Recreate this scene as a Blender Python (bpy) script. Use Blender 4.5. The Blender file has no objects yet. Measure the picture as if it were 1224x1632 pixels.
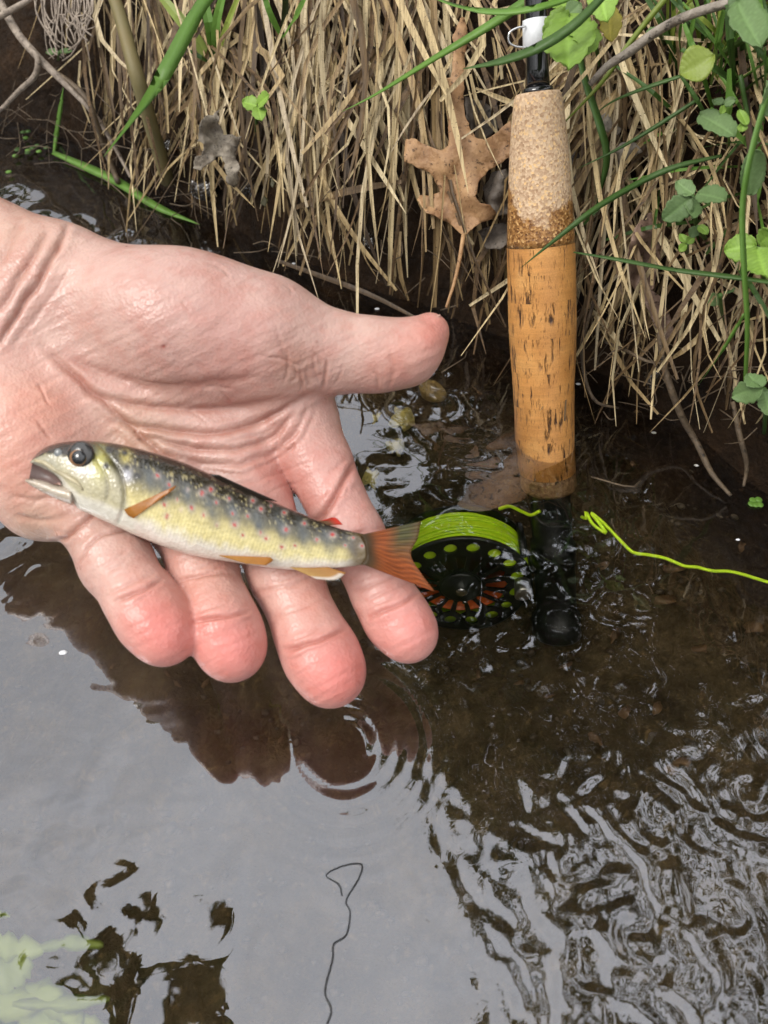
import bpy, bmesh, math, random
import numpy as np
from mathutils import Vector, Matrix
from mathutils.geometry import delaunay_2d_cdt

random.seed(7); rng = np.random.default_rng(7)
scene = bpy.context.scene
col = scene.collection
R = math.radians

# ------------------------------------------------------------------ camera
H, PITCH, FPX = 0.27, R(52), 1233.0            # height over water, tilt, focal length in photo pixels (1224x1632)
camd = bpy.data.cameras.new('camera'); cam = bpy.data.objects.new('camera', camd); col.objects.link(cam)
cam.location = (0, 0, H); cam.rotation_euler = (math.pi/2 - PITCH, 0, 0)
camd.sensor_fit = 'VERTICAL'; camd.sensor_height = 36; camd.lens = 36*FPX/1632
camd.clip_start = 0.01; camd.clip_end = 400
camd.dof.use_dof = True; camd.dof.focus_distance = 0.335; camd.dof.aperture_fstop = 15
scene.camera = cam
CP = np.array([0, 0, H]); CR = np.array([1., 0, 0])
CU = np.array([0, math.sin(PITCH), math.cos(PITCH)]); CF = np.array([0, math.cos(PITCH), -math.sin(PITCH)])

# ------------------------------------------------------------------ sky and sun (bright overcast)
world = bpy.data.worlds.new('World'); scene.world = world; world.use_nodes = True
wn = world.node_tree; wn.nodes.clear()
sky = wn.nodes.new('ShaderNodeTexSky'); sky.sky_type = 'NISHITA'; sky.sun_disc = False
SUN_EL, SUN_AZ = R(52), R(-112)
sky.sun_elevation = SUN_EL; sky.sun_rotation = SUN_AZ; sky.air_density = 1.0; sky.dust_density = 4.0
hsv = wn.nodes.new('ShaderNodeHueSaturation'); hsv.inputs['Saturation'].default_value = 0.22; hsv.inputs['Value'].default_value = 1.0
tc = wn.nodes.new('ShaderNodeTexCoord')
cl = wn.nodes.new('ShaderNodeTexNoise'); cl.inputs['Scale'].default_value = 3.0; cl.inputs['Detail'].default_value = 5; cl.inputs['Roughness'].default_value = .55
cr = wn.nodes.new('ShaderNodeMapRange'); cr.inputs[1].default_value = .3; cr.inputs[2].default_value = .7; cr.inputs[3].default_value = 8.6; cr.inputs[4].default_value = 11.5
cmb = wn.nodes.new('ShaderNodeCombineColor')
cm2 = wn.nodes.new('ShaderNodeVectorMath'); cm2.operation = 'SCALE'; cm2.inputs[0].default_value = (.985, .985, 1.0)
mx = wn.nodes.new('ShaderNodeMix'); mx.data_type = 'RGBA'; mx.inputs[0].default_value = 0.88
bg = wn.nodes.new('ShaderNodeBackground'); bg.inputs['Strength'].default_value = 0.12
wo = wn.nodes.new('ShaderNodeOutputWorld')
L = wn.links.new
sep = wn.nodes.new('ShaderNodeSeparateXYZ'); L(tc.outputs['Generated'], sep.inputs[0])
ov = wn.nodes.new('ShaderNodeMapRange'); ov.inputs[1].default_value = 0; ov.inputs[2].default_value = 1; ov.inputs[3].default_value = .40; ov.inputs[4].default_value = 1.30   # overcast: zenith brighter than horizon
L(sep.outputs[2], ov.inputs[0]); mu = wn.nodes.new('ShaderNodeMath'); mu.operation = 'MULTIPLY'; L(ov.outputs[0], mu.inputs[1])
L(sky.outputs[0], hsv.inputs['Color']); L(tc.outputs['Generated'], cl.inputs['Vector'])
L(cl.outputs[0], cr.inputs[0]); L(cr.outputs[0], mu.inputs[0]); L(mu.outputs[0], cm2.inputs['Scale'])
L(hsv.outputs[0], mx.inputs[6]); L(cm2.outputs[0], mx.inputs[7]); L(mx.outputs[2], bg.inputs['Color']); L(bg.outputs[0], wo.inputs[0])
sd = bpy.data.lights.new('sun', 'SUN'); sun = bpy.data.objects.new('sun', sd); col.objects.link(sun)
sd.energy = 1.5; sd.angle = R(24); sd.color = (1, .96, .9)
sdir = Vector((math.sin(SUN_AZ)*math.cos(SUN_EL), math.cos(SUN_AZ)*math.cos(SUN_EL), math.sin(SUN_EL)))
sun.rotation_euler = sdir.to_track_quat('Z', 'Y').to_euler(); sun.location = (0, 0, 5)
vs = scene.view_settings
vs.view_transform = 'Standard'; vs.look = 'None'; vs.exposure = 0.55; vs.gamma = 1; vs.use_curve_mapping = False
scene.render.engine = 'CYCLES'
scene.cycles.use_denoising = True
scene.cycles.max_bounces = 10; scene.cycles.transmission_bounces = 6; scene.cycles.transparent_max_bounces = 8

# ------------------------------------------------------------------ helpers: places
def ray(px, py):
    return CF + (px-612)/FPX*CR + (816-py)/FPX*CU            # per unit of depth
def P(px, py, D):
    return CP + ray(px, py)*D
def project(p):
    q = p - CP; D = q@CF
    return 612+FPX*(q@CR)/D, 816-FPX*(q@CU)/D, D
def sstep(a, b, x):
    t = np.clip((x-a)/(b-a), 0, 1); return t*t*(3-2*t)
_T = rng.random((64, 64, 64)).astype(np.float32)
def vnoise(x, y, z=0.0, seed=0):
    x = np.asarray(x, np.float32)+np.float32(seed*17.3); y = np.asarray(y, np.float32)+np.float32(seed*5.1); flat = np.ndim(z) == 0
    x, y = np.broadcast_arrays(x, y); shp = x.shape; x, y = x.ravel(), y.ravel()
    i, j = np.floor(x).astype(np.int32), np.floor(y).astype(np.int32); f, g = x-i, y-j
    f, g = f*f*(3-2*f), g*g*(3-2*g); i0, i1, j0, j1 = i & 63, (i+1) & 63, j & 63, (j+1) & 63
    def plane(k): 
        a = _T[i0, j0, k]; b = _T[i1, j0, k]; c = _T[i0, j1, k]; d = _T[i1, j1, k]
        a = a+(b-a)*f; c = c+(d-c)*f; return a+(c-a)*g
    if flat: o = plane((seed*7) & 63)
    else:
        z = np.broadcast_to(np.asarray(z, np.float32)+np.float32(seed*9.7), shp).ravel(); k = np.floor(z).astype(np.int32); h = z-k; h = h*h*(3-2*h)
        o = plane(k & 63); o = o+(plane((k+1) & 63)-o)*h
    return (o*2-1).reshape(shp).astype(np.float64)
def fbm(x, y, z=0.0, n=4, seed=0):
    s, a = 0, 1
    for q in range(n):
        s = s + a*vnoise(np.asarray(x)*2**q, np.asarray(y)*2**q, np.asarray(z)*2**q, seed+q); a *= .5
    return s

WK = np.array([(-30, 1.2), (-3, .9), (-1., .80), (-.45, .66), (-.27, .575), (-.18, .515), (-.1, .44), (-.03, .387), (.03, .352), (.08, .322), (.12, .295),
               (.155, .25), (.19, .19), (.26, .10), (.5, -.02), (1., -.1), (3, -.2), (30, -.2)])
def waterline(x): return np.interp(x, WK[:, 0], WK[:, 1])
def smooth_ground(x, y):
    dy = y - waterline(x)
    slope = np.interp(x, [-.3, -.12, .02, .2], [1.3, 1.2, 1.25, 1.15])
    hgt = np.interp(x, [-.32, -.12], [.42, .22])
    up = .03*(1-np.exp(-np.maximum(dy, 0)/.008)) + hgt*(1-np.exp(-np.maximum(dy, 0)*slope/hgt)) + .03*np.maximum(dy-.3, 0)
    dn = -.02*(1-np.exp(np.minimum(dy, 0)/.012)) - .115*(1-np.exp(np.minimum(dy, 0)/.07))
    z = np.where(dy > 0, up, dn)
    near = sstep(-.75, -1.15, y) * sstep(.2, -.2, x-.5-0*y)
    return z*(1-near) + .12*near
def surf_depth(px, py):
    """depth along the pixel's ray to the bank, or to the water where that comes first"""
    D = np.arange(.14, 1.6, .0008); r = ray(px, py)
    pts = CP + D[:, None]*r
    g = np.maximum(smooth_ground(pts[:, 0], pts[:, 1]), 0)
    hit = np.nonzero(pts[:, 2] <= g)[0]
    return D[hit[0]] if len(hit) else 1.6
def B(px, py, off=0.0):
    return P(px, py, surf_depth(px, py)-off)
def W(px, py, z=0.0):
    r = ray(px, py); return CP + r*((z-H)/r[2])
def bed(px, py, z=None, lift=0.0):
    """where a pixel's ray, bent at the water surface, meets the stream bed (or the level z)"""
    r = ray(px, py); r = r/np.linalg.norm(r); w = CP + r*(-H/r[2])
    h = r[:2]/1.25; d = np.array([h[0], h[1], -math.sqrt(1-h@h)])
    if z is not None: return w + d*(z/d[2])
    for t in np.arange(0, .4, .001):
        q = w+d*t
        if q[2] <= smooth_ground(q[0], q[1])+lift: return q
    return q

# ------------------------------------------------------------------ helpers: objects
ORG = {}
def link(o, parent=None, origin=None):
    col.objects.link(o)
    if parent is not None:
        o.parent = parent; o.location = Vector(origin)-Vector(ORG[parent.name])
    else:
        o.location = origin
    ORG[o.name] = tuple(origin)
    return o
def thing(name, label, cat, loc, group=None):
    o = bpy.data.objects.new(name, None); o.empty_display_size = .02
    link(o, None, loc); o['label'] = label; o['category'] = cat
    if group: o['group'] = group
    return o
def tag(o, label, cat, group=None, kind=None):
    if label: o['label'] = label
    if cat: o['category'] = cat
    if group: o['group'] = group
    if kind: o['kind'] = kind
    return o
def mk(name, V, F, mat, parent=None, smooth=True, colors=None, uv=None, origin=None, kind=None):
    V = np.asarray(V, dtype=np.float64)
    if origin is None:
        if parent is not None: origin = ORG[parent.name]
        else: origin = np.array([(V[:, 0].min()+V[:, 0].max())/2, (V[:, 1].min()+V[:, 1].max())/2, V[:, 2].min()])
    me = bpy.data.meshes.new(name)
    Vl = V-np.asarray(origin)
    if isinstance(F, np.ndarray):
        n, k = F.shape
        me.vertices.add(len(Vl)); me.vertices.foreach_set('co', Vl.astype(np.float32).ravel())
        me.loops.add(n*k); me.loops.foreach_set('vertex_index', F.astype(np.int32).ravel())
        me.polygons.add(n); me.polygons.foreach_set('loop_start', np.arange(0, n*k, k, dtype=np.int32))
        me.update(calc_edges=True); me.validate()
    else:
        me.from_pydata(Vl.tolist(), [], F); me.update()
    if smooth: me.polygons.foreach_set('use_smooth', np.ones(len(me.polygons), bool))
    if colors is not None:
        a = me.color_attributes.new('Col', 'FLOAT_COLOR', 'POINT')
        c = np.ones((len(V), 4), np.float32); c[:, :3] = colors; a.data.foreach_set('color', c.ravel())
    if mat: me.materials.append(mat)
    o = bpy.data.objects.new(name, me); link(o, parent, origin)
    if kind: o['kind'] = kind
    return o
def solid(o, t, offset=0):
    m = o.modifiers.new('thickness', 'SOLIDIFY'); m.thickness = t; m.offset = offset; return o

def frames(pts):
    pts = np.asarray(pts, float); t = np.gradient(pts, axis=0); t /= np.linalg.norm(t, axis=1)[:, None]+1e-12
    return pts, t
def spline(pts, n):
    pts = np.asarray(pts, float)
    if len(pts) == 2: return pts[0]+(pts[1]-pts[0])*np.linspace(0, 1, n)[:, None]
    p = np.vstack([2*pts[0]-pts[1], pts, 2*pts[-1]-pts[-2]])
    d = np.linalg.norm(np.diff(pts, axis=0), axis=1); s = np.r_[0, np.cumsum(d)]
    u = np.linspace(0, s[-1], n); out = []
    for q in u:
        i = min(np.searchsorted(s, q, 'right')-1, len(pts)-2); t = (q-s[i])/(s[i+1]-s[i]+1e-12)
        a, b, c, e = p[i], p[i+1], p[i+2], p[i+3]
        out.append(.5*((2*b)+(c-a)*t+(2*a-5*b+4*c-e)*t*t+(3*b-a-3*c+e)*t**3))
    return np.array(out)
def tube(pts, rad, k=8, flat=1.0, up=None):
    pts, t = frames(pts); rad = np.broadcast_to(np.asarray(rad, float), (len(pts),))
    ref = np.array([0, 0, 1.]) if up is None else np.asarray(up, float)
    V = []; n0 = None
    for i in range(len(pts)):
        n = ref-t[i]*(ref@t[i]) if n0 is None or up is not None else n0-t[i]*(n0@t[i])
        if np.linalg.norm(n) < 1e-4: n = np.cross(t[i], [1, .2, 0])
        n /= np.linalg.norm(n); b = np.cross(t[i], n); n0 = n
        for q in range(k):
            a = 2*math.pi*q/k
            V.append(pts[i]+rad[i]*(math.cos(a)*b+flat*math.sin(a)*n))
    F = []
    for i in range(len(pts)-1):
        for q in range(k):
            F.append((i*k+q, i*k+(q+1) % k, (i+1)*k+(q+1) % k, (i+1)*k+q))
    F.append(tuple(range(k-1, -1, -1))); m = (len(pts)-1)*k; F.append(tuple(range(m, m+k)))
    return np.array(V), F
def blade(pts, wid, face, k=4, thick=.12, fold=.25):
    """grass blade: a thin folded strip with thickness; face is the direction its flat side looks"""
    pts, t = frames(pts); wid = np.broadcast_to(np.asarray(wid, float), (len(pts),)); V = []
    face = np.broadcast_to(np.asarray(face, float), (len(pts), 3))
    for i in range(len(pts)):
        f = face[i]-t[i]*(face[i]@t[i]); f /= np.linalg.norm(f)+1e-9; s = np.cross(t[i], f); w = wid[i]/2
        V += [pts[i]-s*w+f*w*fold, pts[i]+f*0*w, pts[i]+s*w+f*w*fold, pts[i]-f*w*(thick+.05)]
    F = []
    for i in range(len(pts)-1):
        for q in range(4):
            F.append((i*4+q, i*4+(q+1) % 4, (i+1)*4+(q+1) % 4, (i+1)*4+q))
    F.append((3, 2, 1, 0)); m = (len(pts)-1)*4; F.append((m, m+1, m+2, m+3))
    return np.array(V), F
def lathe(o, axis, prof, k=32, up=(1, 0, 0), cap=True):
    axis = np.asarray(axis, float); axis = axis/np.linalg.norm(axis); u = np.asarray(up, float); u = u-axis*(u@axis); u /= np.linalg.norm(u); v = np.cross(axis, u)
    V = []; F = []
    for (h, r) in prof:
        for q in range(k):
            a = 2*math.pi*q/k; V.append(np.asarray(o)+axis*h+r*(math.cos(a)*u+math.sin(a)*v))
    n = len(prof)
    for i in range(n-1):
        for q in range(k): F.append((i*k+q, i*k+(q+1) % k, (i+1)*k+(q+1) % k, (i+1)*k+q))
    if cap: F.append(tuple(range(k-1, -1, -1))); F.append(tuple(range((n-1)*k, n*k)))
    return np.array(V), F
def join(parts):
    V, F, n = [], [], 0
    for v, f in parts:
        V.append(v); F += [tuple(int(i)+n for i in q) for q in f]; n += len(v)
    return np.vstack(V), F

# ------------------------------------------------------------------ materials
class NT:
    def __init__(s, name):
        s.m = bpy.data.materials.new(name); s.m.use_nodes = True; s.t = s.m.node_tree; s.t.nodes.clear()
        s.out = s.n('ShaderNodeOutputMaterial')
    def n(s, typ, **kw):
        x = s.t.nodes.new(typ)
        for k, v in kw.items():
            if hasattr(x, k): setattr(x, k, v)
        return x
    def l(s, a, b): s.t.links.new(a, b)
    def coord(s, kind='Object', scale=(1, 1, 1)):
        c = s.n('ShaderNodeTexCoord'); m = s.n('ShaderNodeMapping'); m.inputs['Scale'].default_value = scale
        s.l(c.outputs[kind], m.inputs[0]); return m.outputs[0]
    def noise(s, vec, scale, detail=4, rough=.55):
        x = s.n('ShaderNodeTexNoise'); x.inputs['Scale'].default_value = scale; x.inputs['Detail'].default_value = detail
        x.inputs['Roughness'].default_value = rough; s.l(vec, x.inputs['Vector']); return x.outputs[0]
    def ramp(s, fac, stops):
        x = s.n('ShaderNodeValToRGB'); e = x.color_ramp.elements
        while len(e) < len(stops): e.new(.5)
        for q, (p, c) in zip(e, stops): q.position = p; q.color = (*c, 1) if len(c) == 3 else c
        s.l(fac, x.inputs[0]); return x.outputs[0]
    def mix(s, fac, a, b, mode='MIX'):
        x = s.n('ShaderNodeMix'); x.data_type = 'RGBA'; x.blend_type = mode
        for v, i in ((fac, 0), (a, 6), (b, 7)):
            if isinstance(v, (int, float)): x.inputs[i].default_value = v
            elif isinstance(v, tuple): x.inputs[i].default_value = (*v, 1)
            else: s.l(v, x.inputs[i])
        return x.outputs[2]
    def math(s, op, a, b=0.0):
        x = s.n('ShaderNodeMath'); x.operation = op
        for v, i in ((a, 0), (b, 1)):
            if isinstance(v, (int, float)): x.inputs[i].default_value = v
            else: s.l(v, x.inputs[i])
        return x.outputs[0]
    def bump(s, h, strength=.3, dist=.001, prev=None):
        x = s.n('ShaderNodeBump'); x.inputs['Strength'].default_value = strength; x.inputs['Distance'].default_value = dist
        s.l(h, x.inputs['Height'])
        if prev is not None: s.l(prev, x.inputs['Normal'])
        return x.outputs[0]
    def bsdf(s, color, rough=.6, normal=None, spec=.5, sss=0, metal=0, coat=0, trans=None):
        b = s.n('ShaderNodeBsdfPrincipled')
        for v, i in ((color, 'Base Color'), (rough, 'Roughness')):
            if isinstance(v, (int, float)): b.inputs[i].default_value = v
            elif isinstance(v, tuple): b.inputs[i].default_value = (*v, 1)
            else: s.l(v, b.inputs[i])
        b.inputs['Specular IOR Level'].default_value = spec; b.inputs['Metallic'].default_value = metal
        b.inputs['Coat Weight'].default_value = coat; b.inputs['Coat Roughness'].default_value = .08
        if sss:
            b.inputs['Subsurface Weight'].default_value = sss; b.inputs['Subsurface Radius'].default_value = (1, .35, .2); b.inputs['Subsurface Scale'].default_value = .003
        if normal is not None: s.l(normal, b.inputs['Normal'])
        sh = b.outputs[0]
        if trans is not None:
            t = s.n('ShaderNodeBsdfTranslucent')
            if isinstance(color, tuple): t.inputs[0].default_value = (*color, 1)
            else: s.l(color, t.inputs[0])
            m = s.n('ShaderNodeMixShader'); m.inputs[0].default_value = trans; s.l(sh, m.inputs[1]); s.l(t.outputs[0], m.inputs[2]); sh = m.outputs[0]
        s.l(sh, s.out.inputs[0]); return s.m
    def attr(s, name='Col'):
        a = s.n('ShaderNodeAttribute'); a.attribute_name = name; return a.outputs['Color']
    def rnd(s):
        return s.n('ShaderNodeObjectInfo').outputs['Random']

def m_ground():
    t = NT('mud_and_silt'); v = t.coord()
    n = t.noise(v, 35, 8, .65); n2 = t.noise(v, 220, 5); n3 = t.noise(v, 160, 6, .7); n4 = t.noise(v, 500, 3)
    mud = t.ramp(n, [(.3, (.007, .004, .002)), (.55, (.024, .013, .006)), (.75, (.060, .033, .016))])
    silt = t.ramp(n, [(.3, (.026, .017, .009)), (.52, (.058, .040, .020)), (.72, (.11, .078, .040))])
    silt = t.mix(t.ramp(n3, [(.55, (0,)*3), (.72, (1,)*3)]), silt, (.13, .088, .038))
    sp = t.n('ShaderNodeSeparateXYZ'); t.l(v, sp.inputs[0])
    z = t.math('ADD', t.math('MULTIPLY', sp.outputs[2], 14.0), t.math('ADD', 1.25, t.math('SUBTRACT', n, .5)))
    c = t.mix(t.ramp(z, [(.15, (0,)*3), (.9, (1,)*3)]), silt, mud)
    nb = t.bump(n, .8, .011); nb = t.bump(n2, .5, .003, nb); nb = t.bump(n4, .5, .0018, nb)
    return t.bsdf(c, t.ramp(n2, [(.35, (.4,)*3), (.65, (.9,)*3)]), nb, spec=.12)
def m_straw(attr=False, name='dead_grass'):
    t = NT(name); v = t.coord()
    c = t.ramp(t.attr() if attr else t.rnd(), [(0, (.05, .03, .014)), (.15, (.17, .11, .05)), (.3, (.36, .26, .125)), (.5, (.52, .41, .22)), (.8, (.66, .56, .35)), (1, (.44, .37, .26))])
    n = t.noise(t.coord('Object', (900, 55, 55)), 1, 5, .65); n2 = t.noise(v, 900, 2)
    c = t.mix(.9, c, t.ramp(n, [(.32, (.25, .18, .11)), (.48, (.8, .75, .68)), (.7, (1.25, 1.2, 1.12))]), 'MULTIPLY')
    c = t.mix(t.ramp(n2, [(.62, (0,)*3), (.72, (1,)*3)]), c, (.09, .06, .03))
    return t.bsdf(c, .62, t.bump(n2, .4, .0006), trans=.12)
def m_leafy(name, a, b, rough=.45, trans=.3, vein=False):
    t = NT(name); v = t.coord()
    n = t.noise(v, 60, 4); n2 = t.noise(v, 500, 3)
    c = t.mix(n, a, b); c = t.mix(t.math('MULTIPLY', t.rnd(), .5), c, tuple(x*.55 for x in a))
    if vein: c = t.mix(.9, c, t.attr(), 'MULTIPLY')
    return t.bsdf(c, rough, t.bump(n2, .3, .0006), trans=trans)
def m_brown(name, a, b, sc=80):
    t = NT(name); v = t.coord()
    n = t.noise(v, sc, 6, .65); n2 = t.noise(v, 420, 4, .7)
    c = t.ramp(n, [(.3, a), (.7, b)])
    c = t.mix(t.ramp(n2, [(.56, (0,)*3), (.68, (1,)*3)]), c, tuple(x*.3 for x in a))
    return t.bsdf(c, .55, t.bump(n2, .5, .0012, t.bump(n, .5, .003)), trans=.08)
def m_plain(name, c, rough=.5, metal=0, nscale=200, var=.25, spec=.5, coat=0, bump=.15):
    t = NT(name); v = t.coord(); n = t.noise(v, nscale, 4)
    cc = t.mix(var, c, t.ramp(n, [(.3, tuple(x*.35 for x in c)), (.7, tuple(min(1, x*1.4) for x in c))]))
    return t.bsdf(cc, rough, t.bump(n, bump, .0006), spec=spec, metal=metal, coat=coat)
def m_water():
    t = NT('stream_water'); v = t.coord()
    n = t.noise(v, 70, 3, .6); nb = t.bump(n, .04, .0006)
    rf = t.n('ShaderNodeBsdfRefraction'); rf.inputs['IOR'].default_value = 1.25; rf.inputs['Roughness'].default_value = 0.0
    rf.inputs['Color'].default_value = (.99, .97, .91, 1)
    gl = t.n('ShaderNodeBsdfGlossy'); gl.inputs['Roughness'].default_value = 0.01; gl.inputs['Color'].default_value = (.90, .93, 1, 1)
    fr = t.n('ShaderNodeFresnel'); geo = t.n('ShaderNodeNewGeometry'); N_ = 2.3; t.l(t.math('ADD', N_, t.math('MULTIPLY', geo.outputs['Backfacing'], 1/N_-N_)), fr.inputs['IOR'])   # same reflectance on both sides
    for x in (rf, gl, fr): t.l(nb, x.inputs['Normal'])
    m = t.n('ShaderNodeMixShader'); t.l(fr.outputs[0], m.inputs[0]); t.l(rf.outputs[0], m.inputs[1]); t.l(gl.outputs[0], m.inputs[2])
    t.l(m.outputs[0], t.out.inputs[0]); return t.m
def m_skin():
    t = NT('skin'); v = t.coord()
    n = t.noise(v, 45, 5, .6); n2 = t.noise(v, 700, 3, .6); n3 = t.noise(v, 160, 4)
    c = t.mix(.6, t.attr(), t.ramp(n, [(.32, (.90, .72, .66)), (.5, (1.0, .97, .95)), (.7, (1.14, 1.16, 1.12))]), 'MULTIPLY')
    c = t.mix(.55, c, t.ramp(n3, [(.36, (.95, .80, .77)), (.52, (1, 1, 1)), (.66, (1.06, 1.10, 1.10))]), 'MULTIPLY')
    vo = t.n('ShaderNodeTexVoronoi'); vo.inputs['Scale'].default_value = 900; t.l(v, vo.inputs['Vector'])
    nb = t.bump(n3, .10, .0010); nb = t.bump(vo.outputs['Distance'], .28, .0005, nb); nb = t.bump(n2, .18, .0004, nb)
    return t.bsdf(c, t.ramp(n3, [(.3, (.27,)*3), (.7, (.45,)*3)]), nb, spec=.5, sss=.16)
def m_fish():
    t = NT('trout_skin'); v = t.coord()
    vo = t.n('ShaderNodeTexVoronoi'); vo.inputs['Scale'].default_value = 900; t.l(v, vo.inputs['Vector'])
    n = t.noise(v, 300, 4)
    c = t.mix(.3, t.attr(), t.ramp(n, [(.3, (.7, .68, .6)), (.7, (1.2, 1.2, 1.2))]), 'MULTIPLY')
    return t.bsdf(c, .22, t.bump(n, .25, .0006, t.bump(vo.outputs['Distance'], .35, .0005)), spec=.6, coat=.3)
def m_fin(name, a, b):
    t = NT(name); c = t.attr(); v = t.coord(); n = t.noise(v, 300, 3)
    c = t.mix(.4, c, t.ramp(n, [(.3, a), (.7, b)]), 'MULTIPLY')
    return t.bsdf(c, .25, t.bump(n, .3, .0005), spec=.6, trans=.5)
def m_cork():
    t = NT('cork'); tc = t.n('ShaderNodeTexCoord'); r = t.rnd()
    cm = t.n('ShaderNodeCombineXYZ'); t.l(t.math('MULTIPLY', r, 7.3), cm.inputs[0]); t.l(t.math('MULTIPLY', r, 3.1), cm.inputs[1])
    ad = t.n('ShaderNodeVectorMath'); ad.operation = 'ADD'; t.l(tc.outputs['Object'], ad.inputs[0]); t.l(cm.outputs[0], ad.inputs[1])
    def mp(s):
        m = t.n('ShaderNodeMapping'); m.inputs['Scale'].default_value = s; t.l(ad.outputs[0], m.inputs[0]); return m.outputs[0]
    gp = t.n('ShaderNodeNewGeometry').outputs['Position']; base = t.noise(gp, 75, 6, .6); band = t.noise(mp((25, 25, 600)), 1, 5, .65); grime = t.noise(gp, 28, 5, .6)
    c = t.ramp(base, [(.3, (.50, .225, .058)), (.55, (.58, .28, .08)), (.75, (.64, .34, .11))])
    c = t.mix(.5, c, t.ramp(band, [(.3, (.72, .66, .6)), (.6, (1.12, 1.1, 1.08))]), 'MULTIPLY')
    pit = t.noise(mp((560, 560, 60)), 1, 5, .75); sel = t.noise(mp((130, 130, 60)), 1, 2)
    pm = t.math('MULTIPLY', t.ramp(pit, [(.545, (0,)*3), (.60, (1,)*3)]), t.ramp(sel, [(.46, (0,)*3), (.55, (1,)*3)]))
    c = t.mix(pm, c, (.05, .018, .006)); c = t.mix(.6, c, t.ramp(grime, [(.35, (.62, .55, .48)), (.55, (1, 1, 1)), (.7, (1.08, 1.08, 1.05))]), 'MULTIPLY')
    fl = t.noise(mp((900, 900, 240)), 1, 3, .7); c = t.mix(t.ramp(fl, [(.60, (0,)*3), (.66, (.75,)*3)]), c, (.20, .085, .022))
    gr = t.noise(mp((1500, 1500, 1500)), 1, 2)
    c = t.mix(.35, c, t.ramp(gr, [(.35, (.75, .7, .65)), (.65, (1.15, 1.15, 1.1))]), 'MULTIPLY')
    inv = t.math('SUBTRACT', 1.0, pm)
    return t.bsdf(c, .42, t.bump(gr, .25, .0005, t.bump(inv, .7, .0012)), spec=.5)
def m_composite():
    t = NT('composite_cork'); v = t.coord(); g = t.n('ShaderNodeTexVoronoi'); g.inputs['Scale'].default_value = 1100; t.l(v, g.inputs['Vector'])
    sp = t.n('ShaderNodeSeparateXYZ'); t.l(v, sp.inputs[0]); n = t.noise(v, 130, 4)
    f = t.math('ADD', t.math('MULTIPLY', sp.outputs[2], -17.0), t.math('MULTIPLY', t.math('SUBTRACT', n, .5), .55))
    f = t.math('ADD', f, t.math('MULTIPLY', sp.outputs[0], -14.0))
    wet = t.ramp(f, [(.57, (0,)*3), (.63, (1,)*3)])
    g3 = t.n('ShaderNodeSeparateColor'); t.l(g.outputs['Color'], g3.inputs[0])
    dry = t.ramp(g3.outputs[0], [(0, (.36, .22, .12)), (.35, (.50, .34, .21)), (.8, (.62, .45, .29)), (1, (.70, .45, .2))])
    we = t.ramp(g3.outputs[0], [(0, (.12, .045, .012)), (.4, (.26, .12, .032)), (.8, (.38, .19, .06)), (1, (.6, .36, .14))])
    c = t.mix(wet, dry, we)
    return t.bsdf(c, t.mix(wet, (.75,)*3, (.3,)*3), t.bump(g.outputs['Distance'], .35, .0006))

MAT = dict(ground=m_ground(), straw=m_straw(), straw_c=m_straw(True, 'dead_grass_mass'), water=m_water(), skin=m_skin(), fish=m_fish(),
    fin=m_fin('orange_fin', (.8, .7, .6), (1.1, 1.1, 1.1)), cork=m_cork(), comp=m_composite(),
    green=m_leafy('fresh_grass', (.12, .27, .035), (.22, .40, .07)), dgreen=m_leafy('dark_grass', (.05, .12, .02), (.10, .19, .04)),
    ygreen=m_leafy('yellowish_grass', (.24, .32, .04), (.34, .42, .08)),
    leaf=m_leafy('bright_leaf', (.24, .42, .05), (.34, .52, .09), .5, .3, True), sage=m_leafy('sage_leaf', (.13, .23, .07), (.22, .33, .12), .55, .3, True),
    yleaf=m_leafy('yellow_leaf', (.55, .45, .06), (.45, .42, .06), .5, .3, True),
    oak=m_brown('dry_oak_leaf', (.19, .085, .03), (.50, .30, .145)), grey=m_brown('grey_leaf', (.085, .065, .045), (.36, .31, .24), 150),
    dleaf=m_brown('dark_leaf', (.06, .045, .035), (.20, .165, .13)), curl=m_brown('curled_leaf', (.11, .065, .045), (.32, .21, .15)),
    root=m_brown('root_bark', (.17, .13, .10), (.45, .37, .29), 160), twig=m_brown('twig_bark', (.16, .13, .10), (.38, .33, .27), 160), wetroot=m_brown('wet_root', (.05, .032, .018), (.17, .12, .07), 160),
    black=m_plain('black_gloss', (.006, .006, .007), .12, spec=.6, coat=.6, bump=.02), anod=m_plain('black_anodised', (.008, .008, .009), .35, 0, bump=.05),
    white=m_plain('white_wrap', (.72, .74, .76), .35, bump=.05), wire=m_plain('steel_wire', (.6, .6, .6), .2, 1, bump=.02), steel=m_plain('brushed_steel', (.42, .41, .38), .3, .9, bump=.1),
    lime=m_plain('lime_line', (.62, .95, .02), .4, var=.15, nscale=400), red=m_plain('red_anodised', (.95, .17, .02), .35, var=.15),
    stone=m_brown('ochre_stone', (.16, .10, .03), (.42, .29, .10), 60), lichen=m_brown('yellow_scrap', (.30, .25, .06), (.62, .52, .16), 120), pebble=m_brown('pebbles', (.03, .022, .013), (.10, .07, .04), 60),
    scrap=m_brown('leaf_scrap', (.05, .026, .010), (.17, .09, .03), 70), weed=m_leafy('water_weed', (.24, .33, .05), (.44, .50, .13), .5),
    bark=m_brown('tree_bark', (.05, .04, .03), (.16, .13, .10), 12), crown=m_leafy('tree_foliage', (.05, .09, .02), (.10, .15, .035), .5, .35), bubble=m_plain('foam', (.75, .76, .78), .15, bump=0))

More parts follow.
